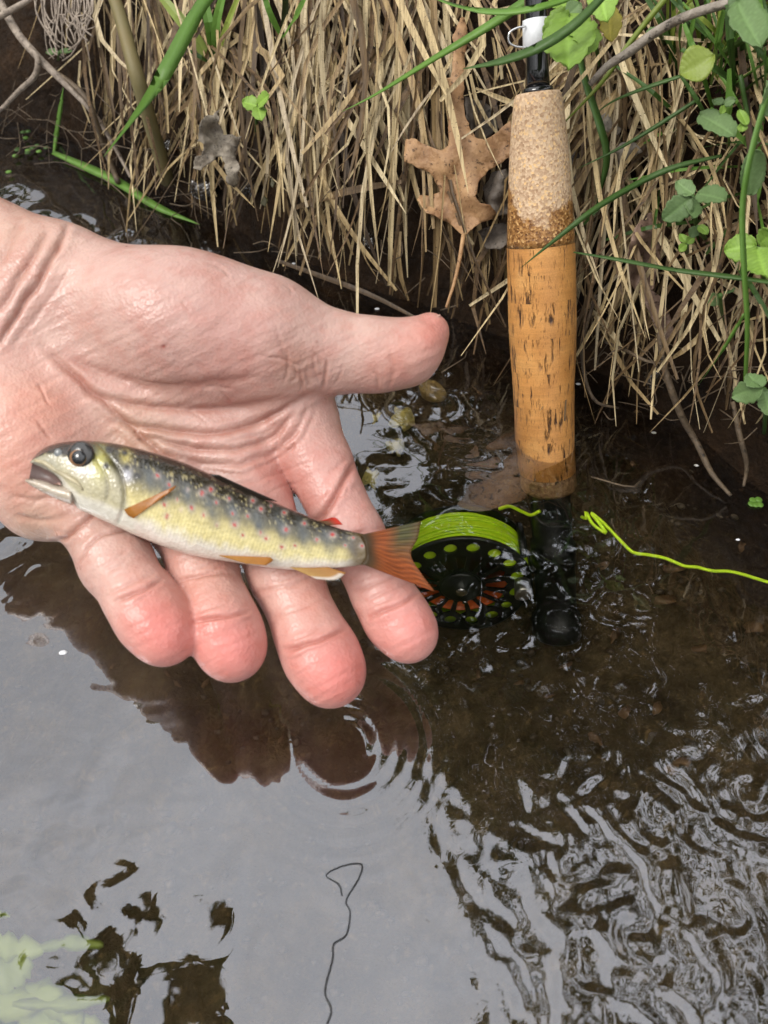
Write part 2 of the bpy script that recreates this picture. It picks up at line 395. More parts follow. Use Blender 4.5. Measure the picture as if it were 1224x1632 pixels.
# ------------------------------------------------------------------ the setting: ground, stream bed, water
def axis(a, b, step, far, grow=1.25):
    c = list(np.arange(a, b+step/2, step)); s = step
    lo, hi = a, b
    while hi < far: s *= grow; hi += s; lo -= s; c = [lo]+c+[hi]
    return np.array(c)
def grid(xs, ys):
    X, Y = np.meshgrid(xs, ys); n, m = X.shape
    i = np.arange(n*m).reshape(n, m)
    F = np.stack([i[:-1, :-1], i[:-1, 1:], i[1:, 1:], i[1:, :-1]], -1).reshape(-1, 4)
    return X, Y, F
xs = axis(-.42, .42, .0032, 40); ys = axis(-.06, .70, .0032, 40)
X, Y, F = grid(xs, ys)
Z = smooth_ground(X, Y); dy = Y-waterline(X)
rough = np.exp(-np.maximum(np.hypot(X, Y-.3)-.5, 0)*2)
Z = Z + rough*(np.where(dy > 0, .010, .006)*fbm(X*38, Y*38, 0, 4, 1) + .0022*fbm(X*190, Y*190, 0, 3, 5))
inb = np.where(dy > 0, sstep(0, .006, dy), 0)
tag(mk('ground', np.stack([X, Y, Z], -1).reshape(-1, 3), F, MAT['ground'], origin=(0, 0, 0)), 'dark wet mud bank running down into the silty stream bed', None, kind='structure')
# water surface, with real waves
xs = axis(-.30, .30, .0013, 6, 1.35); ys = axis(.0, .52, .0013, 1.2, 1.35)
X, Y, F = grid(xs, ys)
def wob(x, y, s, seed, n=3): return fbm(x*s, y*s, 0, n, seed)
a, b = W(600, 1080)[:2], W(790, 1632)[:2]; dn = (b-a)/np.linalg.norm(b-a); nr = np.array([-dn[1], dn[0]])
if nr[0] < 0: nr = -nr
side = (X-a[0])*nr[0]+(Y-a[1])*nr[1]                       # metres to the right of the calm pool's edge
edge = sstep(-.028, .045, side + .010*wob(X, Y, 60, 3))
yfar = sstep(.122, .055, Y-.12*X+.012*wob(X, Y, 30, 5))
strong = edge*(.03+.97*yfar)
# wavelets drawn out along the flow
fx = (X*dn[0]+Y*dn[1]); fy = (X*nr[0]+Y*nr[1])
wx = fx + .012*wob(X, Y, 45, 11); wy = fy + .010*wob(X, Y, 45, 12)
rip = fbm(wx*95, wy*200, 0, 3, 21)*.00046 + fbm(wx*60, wy*125, 0, 2, 27)*.00024 + fbm(wx*230, wy*380, 0, 2, 25)*.00007
c0 = W(548, 1185)[:2]; rr = np.hypot(X-c0[0], Y-c0[1]); k = 2*math.pi/.0062
ring = .00010*np.sin(k*rr)*np.exp(-((rr-.024)/.016)**2)*sstep(-1.6, .2, np.cos(np.arctan2(Y-c0[1], X-c0[0])-R(-10)))
calm = .0016*wob(X, Y, 14, 31, 2)*.5 + .00030*wob(X, Y, 48, 33, 2)
w1 = W(60, 1300)[:2]; m1 = np.exp(-((X-w1[0])**2+(Y-w1[1])**2)/.05**2)
w2 = W(30, 860)[:2]; m2 = np.exp(-((X-w2[0])**2+(Y-w2[1])**2)/.03**2)
w3 = W(622, 790)[:2]; m3 = np.exp(-((X-w3[0])**2+(Y-w3[1])**2)/.012**2)
w5 = W(782, 735)[:2]; m5 = np.exp(-((X-w5[0])**2+(Y-w5[1])**2)/.015**2)
w4 = W(330, 300)[:2]; m4 = np.exp(-((X-w4[0])**2+(Y-w4[1])**2)/.035**2)
small = fbm(X*80+2*wob(X, Y, 30, 41), Y*110, 0, 3, 44)*.00042
dym = Y-waterline(X)
Zw = calm + ring + strong*rip + (m1*.8+m2*1.3+m3*.5+m4*.8+m5*1.7)*small + .00012*strong*wob(X, Y, 260, 51, 2)
Zw += .0012*np.exp(-np.hypot(X-.078, Y-.256)/.006)                # water drawn up round the grip
wat = mk('water', np.stack([X, Y, Zw], -1).reshape(-1, 3), F, MAT['water'], origin=(0, 0, 0))
tag(wat, 'clear brown stream water with ripples mirroring the sky', None, kind='structure')

# ------------------------------------------------------------------ the hand
def cs(px, py, D):                                               # photo pixel and depth -> camera-frame metres
    return np.array([(px-612)/FPX*D, (816-py)/FPX*D, -D])
def cam2w(V): return CP + V[:, :1]*CR + V[:, 1:2]*CU - V[:, 2:3]*CF
def surface_nets(S, o, h):
    neg = S < 0; nx, ny, nz = S.shape
    sl = [(slice(a, nx-1+a), slice(b, ny-1+b), slice(c, nz-1+c)) for a in (0, 1) for b in (0, 1) for c in (0, 1)]
    cnt = sum(neg[s].astype(np.int8) for s in sl); act = (cnt > 0) & (cnt < 8)
    ix = np.stack(np.nonzero(act), -1); idx = -np.ones(act.shape, np.int64); idx[act] = np.arange(len(ix))
    acc = np.zeros((len(ix), 3)); num = np.zeros(len(ix))
    for ax in range(3):
        for p in (0, 1):
            for q in (0, 1):
                d0 = [0, 0, 0]; oth = [i for i in range(3) if i != ax]; d0[oth[0]] = p; d0[oth[1]] = q
                d1 = list(d0); d1[ax] = 1
                s0 = S[ix[:, 0]+d0[0], ix[:, 1]+d0[1], ix[:, 2]+d0[2]]; s1 = S[ix[:, 0]+d1[0], ix[:, 1]+d1[1], ix[:, 2]+d1[2]]
                m = (s0 < 0) != (s1 < 0); t = np.where(m, s0/np.where(m, s0-s1, 1), 0)
                pt = ix+np.array(d0); pt = pt.astype(float); pt[:, ax] += t
                acc[m] += pt[m]; num[m] += 1
    V = np.asarray(o)+h*(acc/num[:, None]); Fs = []
    for ax in range(3):
        s0 = [slice(None)]*3; s1 = [slice(None)]*3; s0[ax] = slice(0, -1); s1[ax] = slice(1, None)
        a, b = neg[tuple(s0)], neg[tuple(s1)]; ch = np.stack(np.nonzero(a != b), -1); flip = a[tuple(ch.T)]
        u, w = [(1, 2), (2, 0), (0, 1)][ax]; ok = (ch[:, u] > 0) & (ch[:, w] > 0) & (ch[:, u] < act.shape[u]) & (ch[:, w] < act.shape[w]); ch, flip = ch[ok], flip[ok]
        def at(du, dw):
            q = ch.copy(); q[:, u] += du; q[:, w] += dw; return idx[tuple(q.T)]
        Q = np.stack([at(-1, -1), at(0, -1), at(0, 0), at(-1, 0)], -1); Q = np.where(flip[:, None], Q, Q[:, ::-1]); Fs.append(Q)
    return V, np.vstack(Fs)
def smin(a, b, k):
    h = np.clip(.5+.5*(b-a)/k, 0, 1); return b+(a-b)*h-k*h*(1-h)

class Field:
    def __init__(s, lo, hi, h):
        s.o = np.array(lo); s.h = h; n = np.ceil((np.array(hi)-s.o)/h).astype(int)
        g = [(s.o[i]+h*np.arange(n[i])).astype(np.float32) for i in range(3)]
        s.X, s.Y, s.Z = g[0][:, None, None], g[1][None, :, None], g[2][None, None, :]
        s.shape = tuple(n)
    def new(s): return np.full(s.shape, .03, np.float32)
    def box(s, lo, hi):
        i0 = np.clip(np.floor((lo-s.o)/s.h).astype(int), 0, s.shape); i1 = np.clip(np.ceil((hi-s.o)/s.h).astype(int)+1, 0, s.shape)
        return tuple(slice(p, max(p, q)) for p, q in zip(i0, i1))
    def put(s, A, d, sl, k):
        if d.size: A[sl] = smin(A[sl], d, k)
    def cone(s, A, a, b, ra, rb, k, mar=.010):
        a, b = np.asarray(a, np.float32), np.asarray(b, np.float32); ab = b-a; l2 = float(ab@ab); r = max(ra, rb)+mar
        sl = s.box(np.minimum(a, b)-r, np.maximum(a, b)+r); X, Y, Z = s.X[sl[0]], s.Y[:, sl[1]], s.Z[:, :, sl[2]]
        t = np.clip(((X-a[0])*ab[0]+(Y-a[1])*ab[1]+(Z-a[2])*ab[2])/l2, 0, 1)
        d = np.sqrt((X-a[0]-t*ab[0])**2+(Y-a[1]-t*ab[1])**2+(Z-a[2]-t*ab[2])**2)
        s.put(A, d-(ra+(rb-ra)*t), sl, k)
    def ell(s, A, c, r, rot, k, mar=.010):
        c = np.asarray(c); R_ = max(r)+mar; sl = s.box(c-R_, c+R_); X, Y, Z = s.X[sl[0]], s.Y[:, sl[1]], s.Z[:, :, sl[2]]
        ca, sa = math.cos(rot), math.sin(rot); x, y, z = X-c[0], Y-c[1], Z-c[2]
        u, w = (x*ca+y*sa), (-x*sa+y*ca)
        k0 = np.sqrt((u/r[0])**2+(w/r[1])**2+(z/r[2])**2); k1 = np.sqrt((u/r[0]**2)**2+(w/r[1]**2)**2+(z/r[2]**2)**2)
        s.put(A, (k0*(k0-1)/(k1+1e-6)).astype(np.float32), sl, k)
    def chain(s, A, J, k=.004):
        for (p, q) in zip(J[:-1], J[1:]): s.cone(A, cs(*p[:3]), cs(*q[:3]), p[3]/1000, q[3]/1000, k)
FLD = Field((-.205, -.085, -.315), (.045, .125, -.205), .00095)
# joints: pixel x, pixel y, depth, radius in mm
index_ = [(462, 655, .281, 13.0), (505, 735, .279, 12.0), (562, 855, .270, 10.8), (610, 948, .262, 9.9), (632, 985, .259, 10.6), (650, 1008, .257, 10.3)]
middle = [(365, 715, .279, 14.0), (405, 805, .274, 13.0), (455, 915, .263, 11.9), (494, 1010, .254, 10.9), (512, 1045, .251, 11.9), (527, 1071, .249, 11.6)]
ring_ = [(250, 735, .278, 14.0), (292, 830, .268, 12.0), (324, 905, .258, 10.8), (348, 972, .250, 10.2), (360, 1008, .247, 11.3), (370, 1032, .246, 11.1)]
pinky = [(130, 745, .272, 15.0), (148, 815, .263, 13.0), (186, 897, .252, 11.3), (222, 953, .245, 10.4), (244, 985, .242, 10.9), (262, 1009, .240, 10.5)]
thumb = [(300, 520, .268, 22.5), (430, 540, .268, 20.0), (510, 560, .270, 14.6), (560, 564, .270, 12.4), (606, 566, .269, 11.9), (648, 562, .269, 10.6), (685, 530, .270, 7.0)]
fing = FLD.new()
for J in (index_, middle, ring_, pinky):
    c = FLD.new(); FLD.chain(c, J); r_ = J[-1][3]/1000
    fing = smin(fing, c, .0005)
palm = FLD.new()
for a, b, ra, rb in [((60, 500, .276), (470, 690, .283), 20, 12), ((50, 540, .276), (375, 745, .280), 20, 13.5), ((10, 580, .276), (255, 765, .278), 20, 14.5), ((-20, 620, .276), (135, 780, .272), 20, 15),
                     ((-20, 600, .274), (70, 790, .270), 20, 16), ((120, 460, .274), (430, 560, .272), 20, 19)]:
    FLD.cone(palm, cs(*a), cs(*b), ra/1000, rb/1000, .010, .014)
for a, b, ra, rb in [((60, 432, .276), (-260, 300, .290), 18.0, 23), ((20, 505, .276), (-280, 420, .290), 19.5, 24), ((-30, 590, .276), (-320, 540, .290), 18, 22)]:
    FLD.cone(palm, cs(*a), cs(*b), ra/1000, rb/1000, .012, .016)
FLD.ell(palm, cs(300, 510, .264), (.036, .023, .0215), R(-14), .009, .014)          # ball of the thumb
FLD.ell(palm, cs(45, 700, .266), (.021, .027, .0190), R(35), .010, .014)            # heel of the palm
th_ = FLD.new(); FLD.chain(th_, thumb, .005); palm = smin(palm, th_, .007)
FLD.ell(palm, cs(655, 562, .2665), (.0120, .0086, .0098), R(30), .004)       # thumb pad
FLD.cone(palm, cs(440, 600, .282), cs(500, 665, .283), .010, .0085, .007)    # web of the thumb
hand_sdf = smin(palm, fing, .0065)
for ax_ in range(3):
    for e_ in (0, -1):
        q_ = [slice(None)]*3; q_[ax_] = e_; hand_sdf[tuple(q_)] = np.maximum(hand_sdf[tuple(q_)], .0004)
hV, hF = surface_nets(hand_sdf, FLD.o, FLD.h)
del hand_sdf, palm, fing
def lap(V, F, it, lam=.5):
    E_ = np.vstack([F[:, [0, 1]], F[:, [1, 2]], F[:, [2, 3]], F[:, [3, 0]]]); n = len(V); deg = np.bincount(E_[:, 0], minlength=n)+np.bincount(E_[:, 1], minlength=n)
    for _ in range(it):
        A = np.stack([np.bincount(E_[:, 0], V[E_[:, 1], q], n)+np.bincount(E_[:, 1], V[E_[:, 0], q], n) for q in range(3)], -1)
        V = V+lam*(A/np.maximum(deg, 1)[:, None]-V)
    return V
def subdivide(V, F):
    E_ = np.sort(np.stack([F, np.roll(F, -1, 1)], -1).reshape(-1, 2), 1); key = E_[:, 0]*len(V)+E_[:, 1]; u, inv = np.unique(key, return_inverse=True)
    em = (V[u//len(V)]+V[u % len(V)])/2; e = inv.reshape(F.shape)+len(V); fc_ = np.arange(len(F))+len(V)+len(u); V2 = np.vstack([V, em, V[F].mean(1)])
    return V2, np.vstack([np.stack([F[:, q], e[:, q], fc_, e[:, q-1]], -1) for q in range(4)])
def normals(V, F):
    fn = np.cross(V[F[:, 2]]-V[F[:, 0]], V[F[:, 3]]-V[F[:, 1]]); N = np.stack([sum(np.bincount(F[:, q], fn[:, c], len(V)) for q in range(4)) for c in range(3)], -1)
    return N/(np.linalg.norm(N, axis=1)[:, None]+1e-12)
hV = lap(hV, hF, 6); hV, hF = subdivide(hV, hF); hV = lap(hV, hF, 3); hN = normals(hV, hF); nv = len(hV)
hp = np.stack([612+FPX*hV[:, 0]/-hV[:, 2], 816-FPX*hV[:, 1]/-hV[:, 2]], -1)                # where each point of skin lies in the photo
vd = hV/np.linalg.norm(hV, axis=1)[:, None]; facing = sstep(.02, .35, -(hN*vd).sum(1))     # palm side only
def poly_dist(Q, pts):
    best = np.full(len(Q), 1e9); bt = np.zeros(len(Q)); n = len(pts)-1
    for i in range(n):
        a, b = pts[i], pts[i+1]; ab = b-a; t = np.clip(((Q-a)@ab)/(ab@ab), 0, 1); d = np.hypot(*(Q-a-t[:, None]*ab).T)
        m = d < best; best[m] = d[m]; bt[m] = (i+t[m])/n
    return best, bt
# creases of the palm side: polyline, half width px, depth mm, skin roll beside it
CREASES = [
 ([(112, 352), (85, 410), (40, 480), (-10, 560)], 8, 1.7, .4), ([(78, 365), (40, 430), (-10, 505)], 9, 1.3, .4), ([(36, 345), (10, 395), (-10, 430)], 10, .9, .3), ([(120, 420), (75, 480), (20, 555)], 7, .5, .2),
 ([(60, 545), (110, 590), (165, 640), (220, 690), (270, 730), (330, 775)], 9, 1.7, .5),
 ([(90, 560), (150, 590), (240, 615), (330, 612), (420, 600)], 12, 1.1, .6), ([(130, 625), (200, 642), (290, 652), (370, 650), (470, 632)], 9, 1.3, .6),
 ([(165, 668), (240, 682), (330, 690), (400, 680), (470, 640), (515, 622)], 8, 1.6, .6), ([(215, 690), (300, 712), (380, 716), (440, 690), (478, 640)], 7, 1.2, .5),
 ([(260, 722), (340, 742), (415, 730), (465, 695), (492, 640)], 7, .9, .4), ([(300, 742), (380, 755), (450, 725), (487, 690), (506, 640)], 6, .6, .3),
 ([(350, 705), (420, 690), (460, 655)], 5, .5, .2),
 ([(500, 838), (525, 805), (548, 765), (566, 735)], 7, 1.9, .5), ([(370, 770), (430, 760), (500, 735)], 5, .4, .15), ([(400, 800), (450, 775), (480, 770)], 4, .35, .1),
 ([(455, 560), (460, 590), (452, 610)], 4, .5, .15), ([(520, 575), (518, 595), (512, 622)], 4, 1.0, .25), ([(500, 560), (512, 580), (510, 610)], 4, .5, .1), ([(622, 560), (626, 590), (618, 622)], 6, .5, .2), ([(440, 520), (450, 560), (470, 600)], 5, .35, .1),
 ([(470, 590), (482, 608), (478, 624)], 3.5, .5, .1), ([(545, 580), (540, 600), (530, 615)], 3.5, .35, .1),
 ([(60, 885), (110, 850), (145, 822), (170, 800)], 6, 1.8, .5), ([(15, 790), (60, 795), (120, 790)], 7, .7, .3), ([(20, 820), (70, 830), (120, 815)], 7, .8, .3), ([(120, 905), (150, 860), (200, 845), (255, 868)], 5, 1.2, .4),
 ([(165, 955), (200, 935), (250, 912)], 5, .6, .3), ([(178, 962), (215, 945), (262, 922)], 5, 1.2, .5),
 ([(285, 925), (325, 915), (378, 912)], 5, .7, .3), ([(306, 990), (350, 984), (402, 975)], 5, 1.5, .6), ([(318, 1000), (360, 990), (408, 985)], 5, .5, .2),
 ([(405, 945), (455, 935), (530, 905)], 5, .5, .3), ([(452, 1038), (495, 1026), (555, 1000)], 5, 1.5, .6), ([(462, 1052), (500, 1035), (560, 1005)], 5, .5, .2), ([(430, 985), (480, 970), (530, 950)], 4, .4, .2),
 ([(555, 945), (605, 928), (655, 905)], 5, .7, .3), ([(565, 965), (615, 945), (660, 925)], 4, .4, .2), ([(525, 870), (570, 850), (620, 840)], 5, .5, .3), ([(585, 985), (625, 968), (672, 945)], 5, 1.2, .5)]
FINE = []
for q in range(26):
    cx_, cy_, an_, sp_ = random.choice([(330, 660, R(8), 120), (450, 690, R(-55), 60), (520, 770, R(-60), 60), (250, 560, R(12), 110), (60, 650, R(60), 70), (400, 470, R(40), 110), (500, 580, R(80), 40), (60, 830, R(-10), 60), (600, 590, R(85), 60), (30, 440, R(-60), 60)])
    x_, y_ = random.gauss(cx_, sp_*.5), random.gauss(cy_, sp_*.4); l_ = random.uniform(18, 70); a_ = an_+random.gauss(0, .25)
    FINE.append(([(x_, y_), (x_+.5*l_*math.cos(a_)+random.gauss(0, 3), y_+.5*l_*math.sin(a_)+random.gauss(0, 3)), (x_+l_*math.cos(a_), y_+l_*math.sin(a_))], random.uniform(2.8, 4.5), random.uniform(.25, .6), .2))
for J in (index_, middle, ring_, pinky):                  # cross lines at the finger joints
    for a_, b_ in zip(J[2:4], J[3:5]):
        t_ = np.array(b_[:2])-np.array(a_[:2]); t_ = t_/np.linalg.norm(t_); n_ = np.array([-t_[1], t_[0]])
        for off_ in (-5, 4):
            c_ = np.array(a_[:2])+t_*(off_+random.gauss(0, 2)); h_ = 42*random.uniform(.5, .95); s_ = random.uniform(-12, 12)
            FINE.append(([c_-n_*h_, c_+t_*random.uniform(2, 7)+n_*s_*.2, c_+n_*h_], 3.4, random.uniform(.15, .4), .2))
CREASES += FINE
disp = np.zeros(nv); crease_m = np.zeros(nv)
pal = np.nonzero(facing > 0)[0]; hq = hp[pal]
hq = hq + 2.2*np.stack([vnoise(hq[:, 0]/22, hq[:, 1]/22, 0, 61), vnoise(hq[:, 0]/22, hq[:, 1]/22, 0, 62)], -1)
for pts, w, dep, roll in CREASES:
    w *= .66; dep *= .72; roll *= .7; pts = spline(pts, 10); lo_, hi_ = pts.min(0)-7*w, pts.max(0)+7*w
    s_ = np.nonzero(((hq > lo_) & (hq < hi_)).all(1))[0]
    r, t = poly_dist(hq[s_], pts); s_ = pal[s_]
    tap = np.clip(np.minimum(t, 1-t)*5, 0, 1)**.7
    pr = -np.exp(-(r/w)**2) + roll*np.exp(-((r-2.3*w)/(1.4*w))**2)
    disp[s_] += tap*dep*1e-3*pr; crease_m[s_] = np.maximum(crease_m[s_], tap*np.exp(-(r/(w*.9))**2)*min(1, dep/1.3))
disp += .00010*fbm(hV[:, 0]*260, hV[:, 1]*260, hV[:, 2]*260, 3, 71) + .00022*vnoise(hV[:, 0]*90, hV[:, 1]*90, hV[:, 2]*90, 75)
# fine lines running across palm and thumb ball
ln = fbm((hp[:, 0]*.5+hp[:, 1])/9, (hp[:, 0]-hp[:, 1]*.5)/60, 0, 2, 77); disp += .00012*ln*sstep(560, 400, np.abs(hp[:, 0]-250)+0*hp[:, 1])
hV = hV + hN*(disp*facing)[:, None]
# colour of the skin
base = np.array([.60, .40, .315]); hc = np.tile(base, (nv, 1))
ZONES = [((690, 530), 45, (.68, .27, .20), .9), ((640, 590), 60, (.64, .33, .245), .8), ((655, 1000), 75, (.72, .29, .235), .95), ((535, 1075), 75, (.72, .25, .20), 1), ((370, 1035), 70, (.72, .26, .21), 1), ((265, 1005), 75, (.72, .25, .20), 1),
         ((60, 660), 75, (.66, .33, .23), .9), ((30, 740), 70, (.66, .34, .24), .8), ((215, 700), 60, (.58, .40, .26), .7), ((320, 520), 130, (.58, .36, .29), .8), ((430, 430), 90, (.62, .42, .34), .6), ((380, 570), 90, (.60, .33, .26), .6),
         ((560, 770), 100, (.68, .37, .30), .8), ((450, 770), 70, (.68, .33, .26), .7), ((600, 880), 80, (.68, .38, .31), .7), ((450, 930), 60, (.66, .40, .31), .6), ((320, 930), 55, (.62, .37, .27), .5), ((470, 580), 40, (.52, .31, .22), .7), ((20, 350), 90, (.55, .35, .24), .6), ((60, 840), 60, (.54, .36, .24), .7), ((500, 960), 30, (.72, .34, .25), .5)]
for (c, rad, cc, wgt) in ZONES:
    g = wgt*np.exp(-((hp[:, 0]-c[0])**2+(hp[:, 1]-c[1])**2)/rad**2); hc = hc*(1-g[:, None])+np.array(cc)*g[:, None]
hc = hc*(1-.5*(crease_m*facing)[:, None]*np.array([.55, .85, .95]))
for (x, y, r_, cc, wg) in [(261, 552, 3.5, (.35, .08, .05), .9), (365, 640, 6, (.5, .2, .15), .5), (205, 548, 3, (.45, .2, .13), .5), (222, 700, 3, (.2, .1, .06), .8), (214, 688, 2.5, (.2, .1, .06), .8), (505, 545, 3, (.3, .12, .08), .6)]:
    g = wg*np.exp(-((hp[:, 0]-x)**2+(hp[:, 1]-y)**2)/r_**2)*facing; hc = hc*(1-g[:, None])+np.array(cc)*g[:, None]
hc = hc*np.array([.86, .82, .89])
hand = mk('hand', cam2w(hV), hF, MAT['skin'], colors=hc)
tag(hand, 'bare open hand, palm up, cradling the small trout above the stream', 'hand')
# thumb nail, seen edge-on along the upper side of the thumb
nl = []
for i in range(7):
    for j in range(7):
        u, w = i/6-.5, j/6-.5
        nl.append(cs(680+u*44, 508-u*20+(u*u)*16+w*w*6, .2705+w*.010))
nF = [(i*7+j, i*7+j+1, (i+1)*7+j+1, (i+1)*7+j) for i in range(6) for j in range(6)]
nail = mk('thumb_nail', cam2w(np.array(nl)), nF, m_plain('nail', (.62, .36, .29), .25, var=.1), hand); solid(nail, .0006)

# ------------------------------------------------------------------ the trout
UP = np.array([(49, 736), (52, 729), (60, 721), (75, 711), (92, 706), (112, 703), (132, 702), (155, 703), (180, 706), (200, 710), (225, 716), (250, 723), (275, 731), (300, 740), (325, 751), (350, 762), (375, 774), (400, 785), (425, 795), (450, 806), (475, 816), (500, 827), (520, 835), (540, 842), (560, 847), (580, 851), (597, 853)], float)
LO = np.array([(50, 738), (54, 740), (64, 744), (78, 752), (92, 764), (108, 790), (125, 812), (142, 819), (165, 830), (187, 840), (210, 851), (232, 860), (254, 869), (277, 877), (300, 884), (324, 889), (350, 893), (377, 897), (403, 901), (430, 905), (458, 908), (484, 909), (506, 908), (528, 906), (552, 904), (576, 901), (596, 900)], float)
sU = np.r_[0, np.cumsum(np.linalg.norm(np.diff((UP+LO)/2, axis=0), axis=1))]; sU /= sU[-1]
NS, NA = 300, 96
ti = np.linspace(0, 1, NS); up = np.stack([np.interp(ti, sU, UP[:, i]) for i in (0, 1)], -1); lo = np.stack([np.interp(ti, sU, LO[:, i]) for i in (0, 1)], -1)
def smooth1(a, n=5):
    for _ in range(n): a[1:-1] = (a[:-2]+2*a[1:-1]+a[2:])/4
    return a
up, lo = smooth1(up, 12), smooth1(lo, 6)
fD = np.interp(ti, [0, .25, .5, .8, 1], [.2410, .2425, .2445, .2475, .2465])
fT = np.interp(ti, [0, .04, .10, .2, .32, .5, .7, .85, .95, 1], [.0012, .0042, .0066, .0084, .0092, .0090, .0066, .0040, .0020, .0005]); fT = smooth1(fT, 20)
th = np.linspace(0, 2*math.pi, NA, endpoint=False); cth, sth = np.cos(th), np.sin(th)
ct2 = np.sign(cth)*np.abs(cth)**.95; st2 = np.sign(sth)*np.abs(sth)**.85
mid = (up+lo)/2; hv = (up-lo)/2
pxy = mid[:, None, :]+hv[:, None, :]*ct2[None, :, None]; dep = fD[:, None]-fT[:, None]*st2[None, :]
Vf = np.stack([(pxy[..., 0]-612)/FPX*dep, (816-pxy[..., 1])/FPX*dep, -dep], -1)
# head: gill cover stands proud, a groove behind it
hh = pxy.reshape(-1, 2); vv = np.tile(ct2, (NS, 1)).ravel(); uu = np.repeat(ti, NA); fside = np.tile(st2, (NS, 1)).ravel()
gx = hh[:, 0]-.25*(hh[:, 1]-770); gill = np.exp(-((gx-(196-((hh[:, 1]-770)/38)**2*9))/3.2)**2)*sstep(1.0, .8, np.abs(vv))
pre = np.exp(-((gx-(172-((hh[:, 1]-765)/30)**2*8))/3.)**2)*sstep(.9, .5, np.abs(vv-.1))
push = -gill*.0009-pre*.0005+.0006*sstep(196, 186, gx)*sstep(.9, .4, np.abs(vv))
push += .0004*np.exp(-((hh[:, 0]-128)**2+(hh[:, 1]-725)**2)/26**2)*0
Vf = Vf.reshape(-1, 3); Vf[:, 2] += push*np.sign(fside)
i = np.arange(NS*NA).reshape(NS, NA); j = np.roll(i, -1, 1)
fF = np.stack([i[:-1], j[:-1], j[1:], i[1:]], -1).reshape(-1, 4)
fF = np.vstack([fF])
# markings
nz = fbm(hh[:, 0]/11, hh[:, 1]/14, fside*2, 3, 81)*.6; nf = fbm(hh[:, 0]/4.2, hh[:, 1]/3.2, fside*3, 2, 85)
h_ = vv+.16*nz
def lerp(a, b, t): return np.asarray(a)*(1-t[:, None])+np.asarray(b)*t[:, None]
fc = np.tile(np.array([.80, .75, .66]), (len(hh), 1))
fc = lerp(fc, (.74, .64, .30), sstep(-.80, -.40, h_)); fc = lerp(fc, (.50, .41, .16), sstep(-.4, .0, h_)*.75)
fc = lerp(fc, (.12, .105, .055), sstep(-.10, .32, h_)); fc = lerp(fc, (.032, .024, .012), sstep(.28, .62, h_)); fc = lerp(fc, (.030, .022, .014), sstep(.80, .97, h_))
fc = lerp(fc, (.80, .66, .58), sstep(-.55, -.95, h_)*sstep(.6, .15, uu))
fc = lerp(fc, (.45, .38, .20), (sstep(.35, .8, nf)*sstep(.05, .4, h_)*sstep(.97, .8, h_)*.75))
for q, (x, y) in enumerate([(238, 762), (262, 775), (300, 790), (335, 808), (372, 818), (410, 830), (448, 838), (483, 850), (522, 862), (562, 872)]):       # parr marks
    g = np.exp(-(((hh[:, 0]-x)-.25*(hh[:, 1]-y))/9.0)**2-((hh[:, 1]-y)/24)**2)*.9*(1+.6*nz); fc = lerp(fc, (.085, .095, .095), np.clip(g, 0, 1))
for (x, y) in [(200, 745), (220, 757)]: fc = lerp(fc, (.05, .045, .03), .9*np.exp(-((hh[:, 0]-x)**2+(hh[:, 1]-y)**2)/6.5**2))
# head colours
hd = sstep(205, 188, gx)
fc = lerp(fc, (.46, .42, .30), hd*sstep(.45, .2, vv)*sstep(-.75, -.4, vv)*.85); fc = lerp(fc, (.035, .028, .022), hd*sstep(.38, .62, vv)); fc = lerp(fc, (.76, .72, .62), hd*sstep(-.45, -.7, vv))
fc = lerp(fc, (.40, .38, .30), sstep(110, 80, hh[:, 0])*sstep(.3, -.1, vv)*.8)
fc = lerp(fc, (.50, .46, .10), .9*np.exp(-((hh[:, 0]-160)**2/14**2+(hh[:, 1]-740)**2/26**2))); fc = lerp(fc, (.55, .46, .12), .8*np.exp(-((hh[:, 0]-200)**2/8**2+(hh[:, 1]-728)**2/11**2)))
fc = lerp(fc, (.55, .54, .60), .8*np.exp(-((hh[:, 0]-203)**2/8**2+(hh[:, 1]-758)**2/12**2))); fc = lerp(fc, (.66, .60, .58), .8*np.exp(-((hh[:, 0]-138)**2/16**2+(hh[:, 1]-752)**2/6**2)))
for (x, y, r_) in [(170, 743, 6), (174, 717, 7), (203, 744, 5), (219, 758, 6.5), (199, 722, 5), (232, 735, 4), (186, 735, 3)]: fc = lerp(fc, (.018, .015, .012), np.exp(-(((hh[:, 0]-x)**2+(hh[:, 1]-y)**2)/r_**2)**2))
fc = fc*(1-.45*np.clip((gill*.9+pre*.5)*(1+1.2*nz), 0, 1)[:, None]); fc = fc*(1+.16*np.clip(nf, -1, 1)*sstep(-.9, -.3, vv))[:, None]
sc_ = np.sin(hh[:, 0]*1.05+hh[:, 1]*.35)*sstep(.2, -.2, vv)*sstep(-.95, -.6, vv)*sstep(215, 235, hh[:, 0]); fc = fc*(1+.10*sc_)[:, None]
fc = lerp(fc, (.12, .075, .03), sstep(.90, .968, uu)*.92); fc = np.clip(fc*.88, .005, .9)
SP = [(251, 758), (270, 772), (299, 781), (322, 786), (345, 800), (305, 810), (282, 797), (262, 804), (266, 823), (289, 812), (325, 820), (346, 836), (374, 836), (371, 818), (395, 822), (416, 811), (415, 850), (424, 858), (432, 806), (456, 844), (453, 817), (485, 834), (470, 870), (505, 860), (530, 852), (550, 869), (577, 870), (387, 853), (449, 872), (403, 798), (563, 857), (336, 780), (365, 795)]
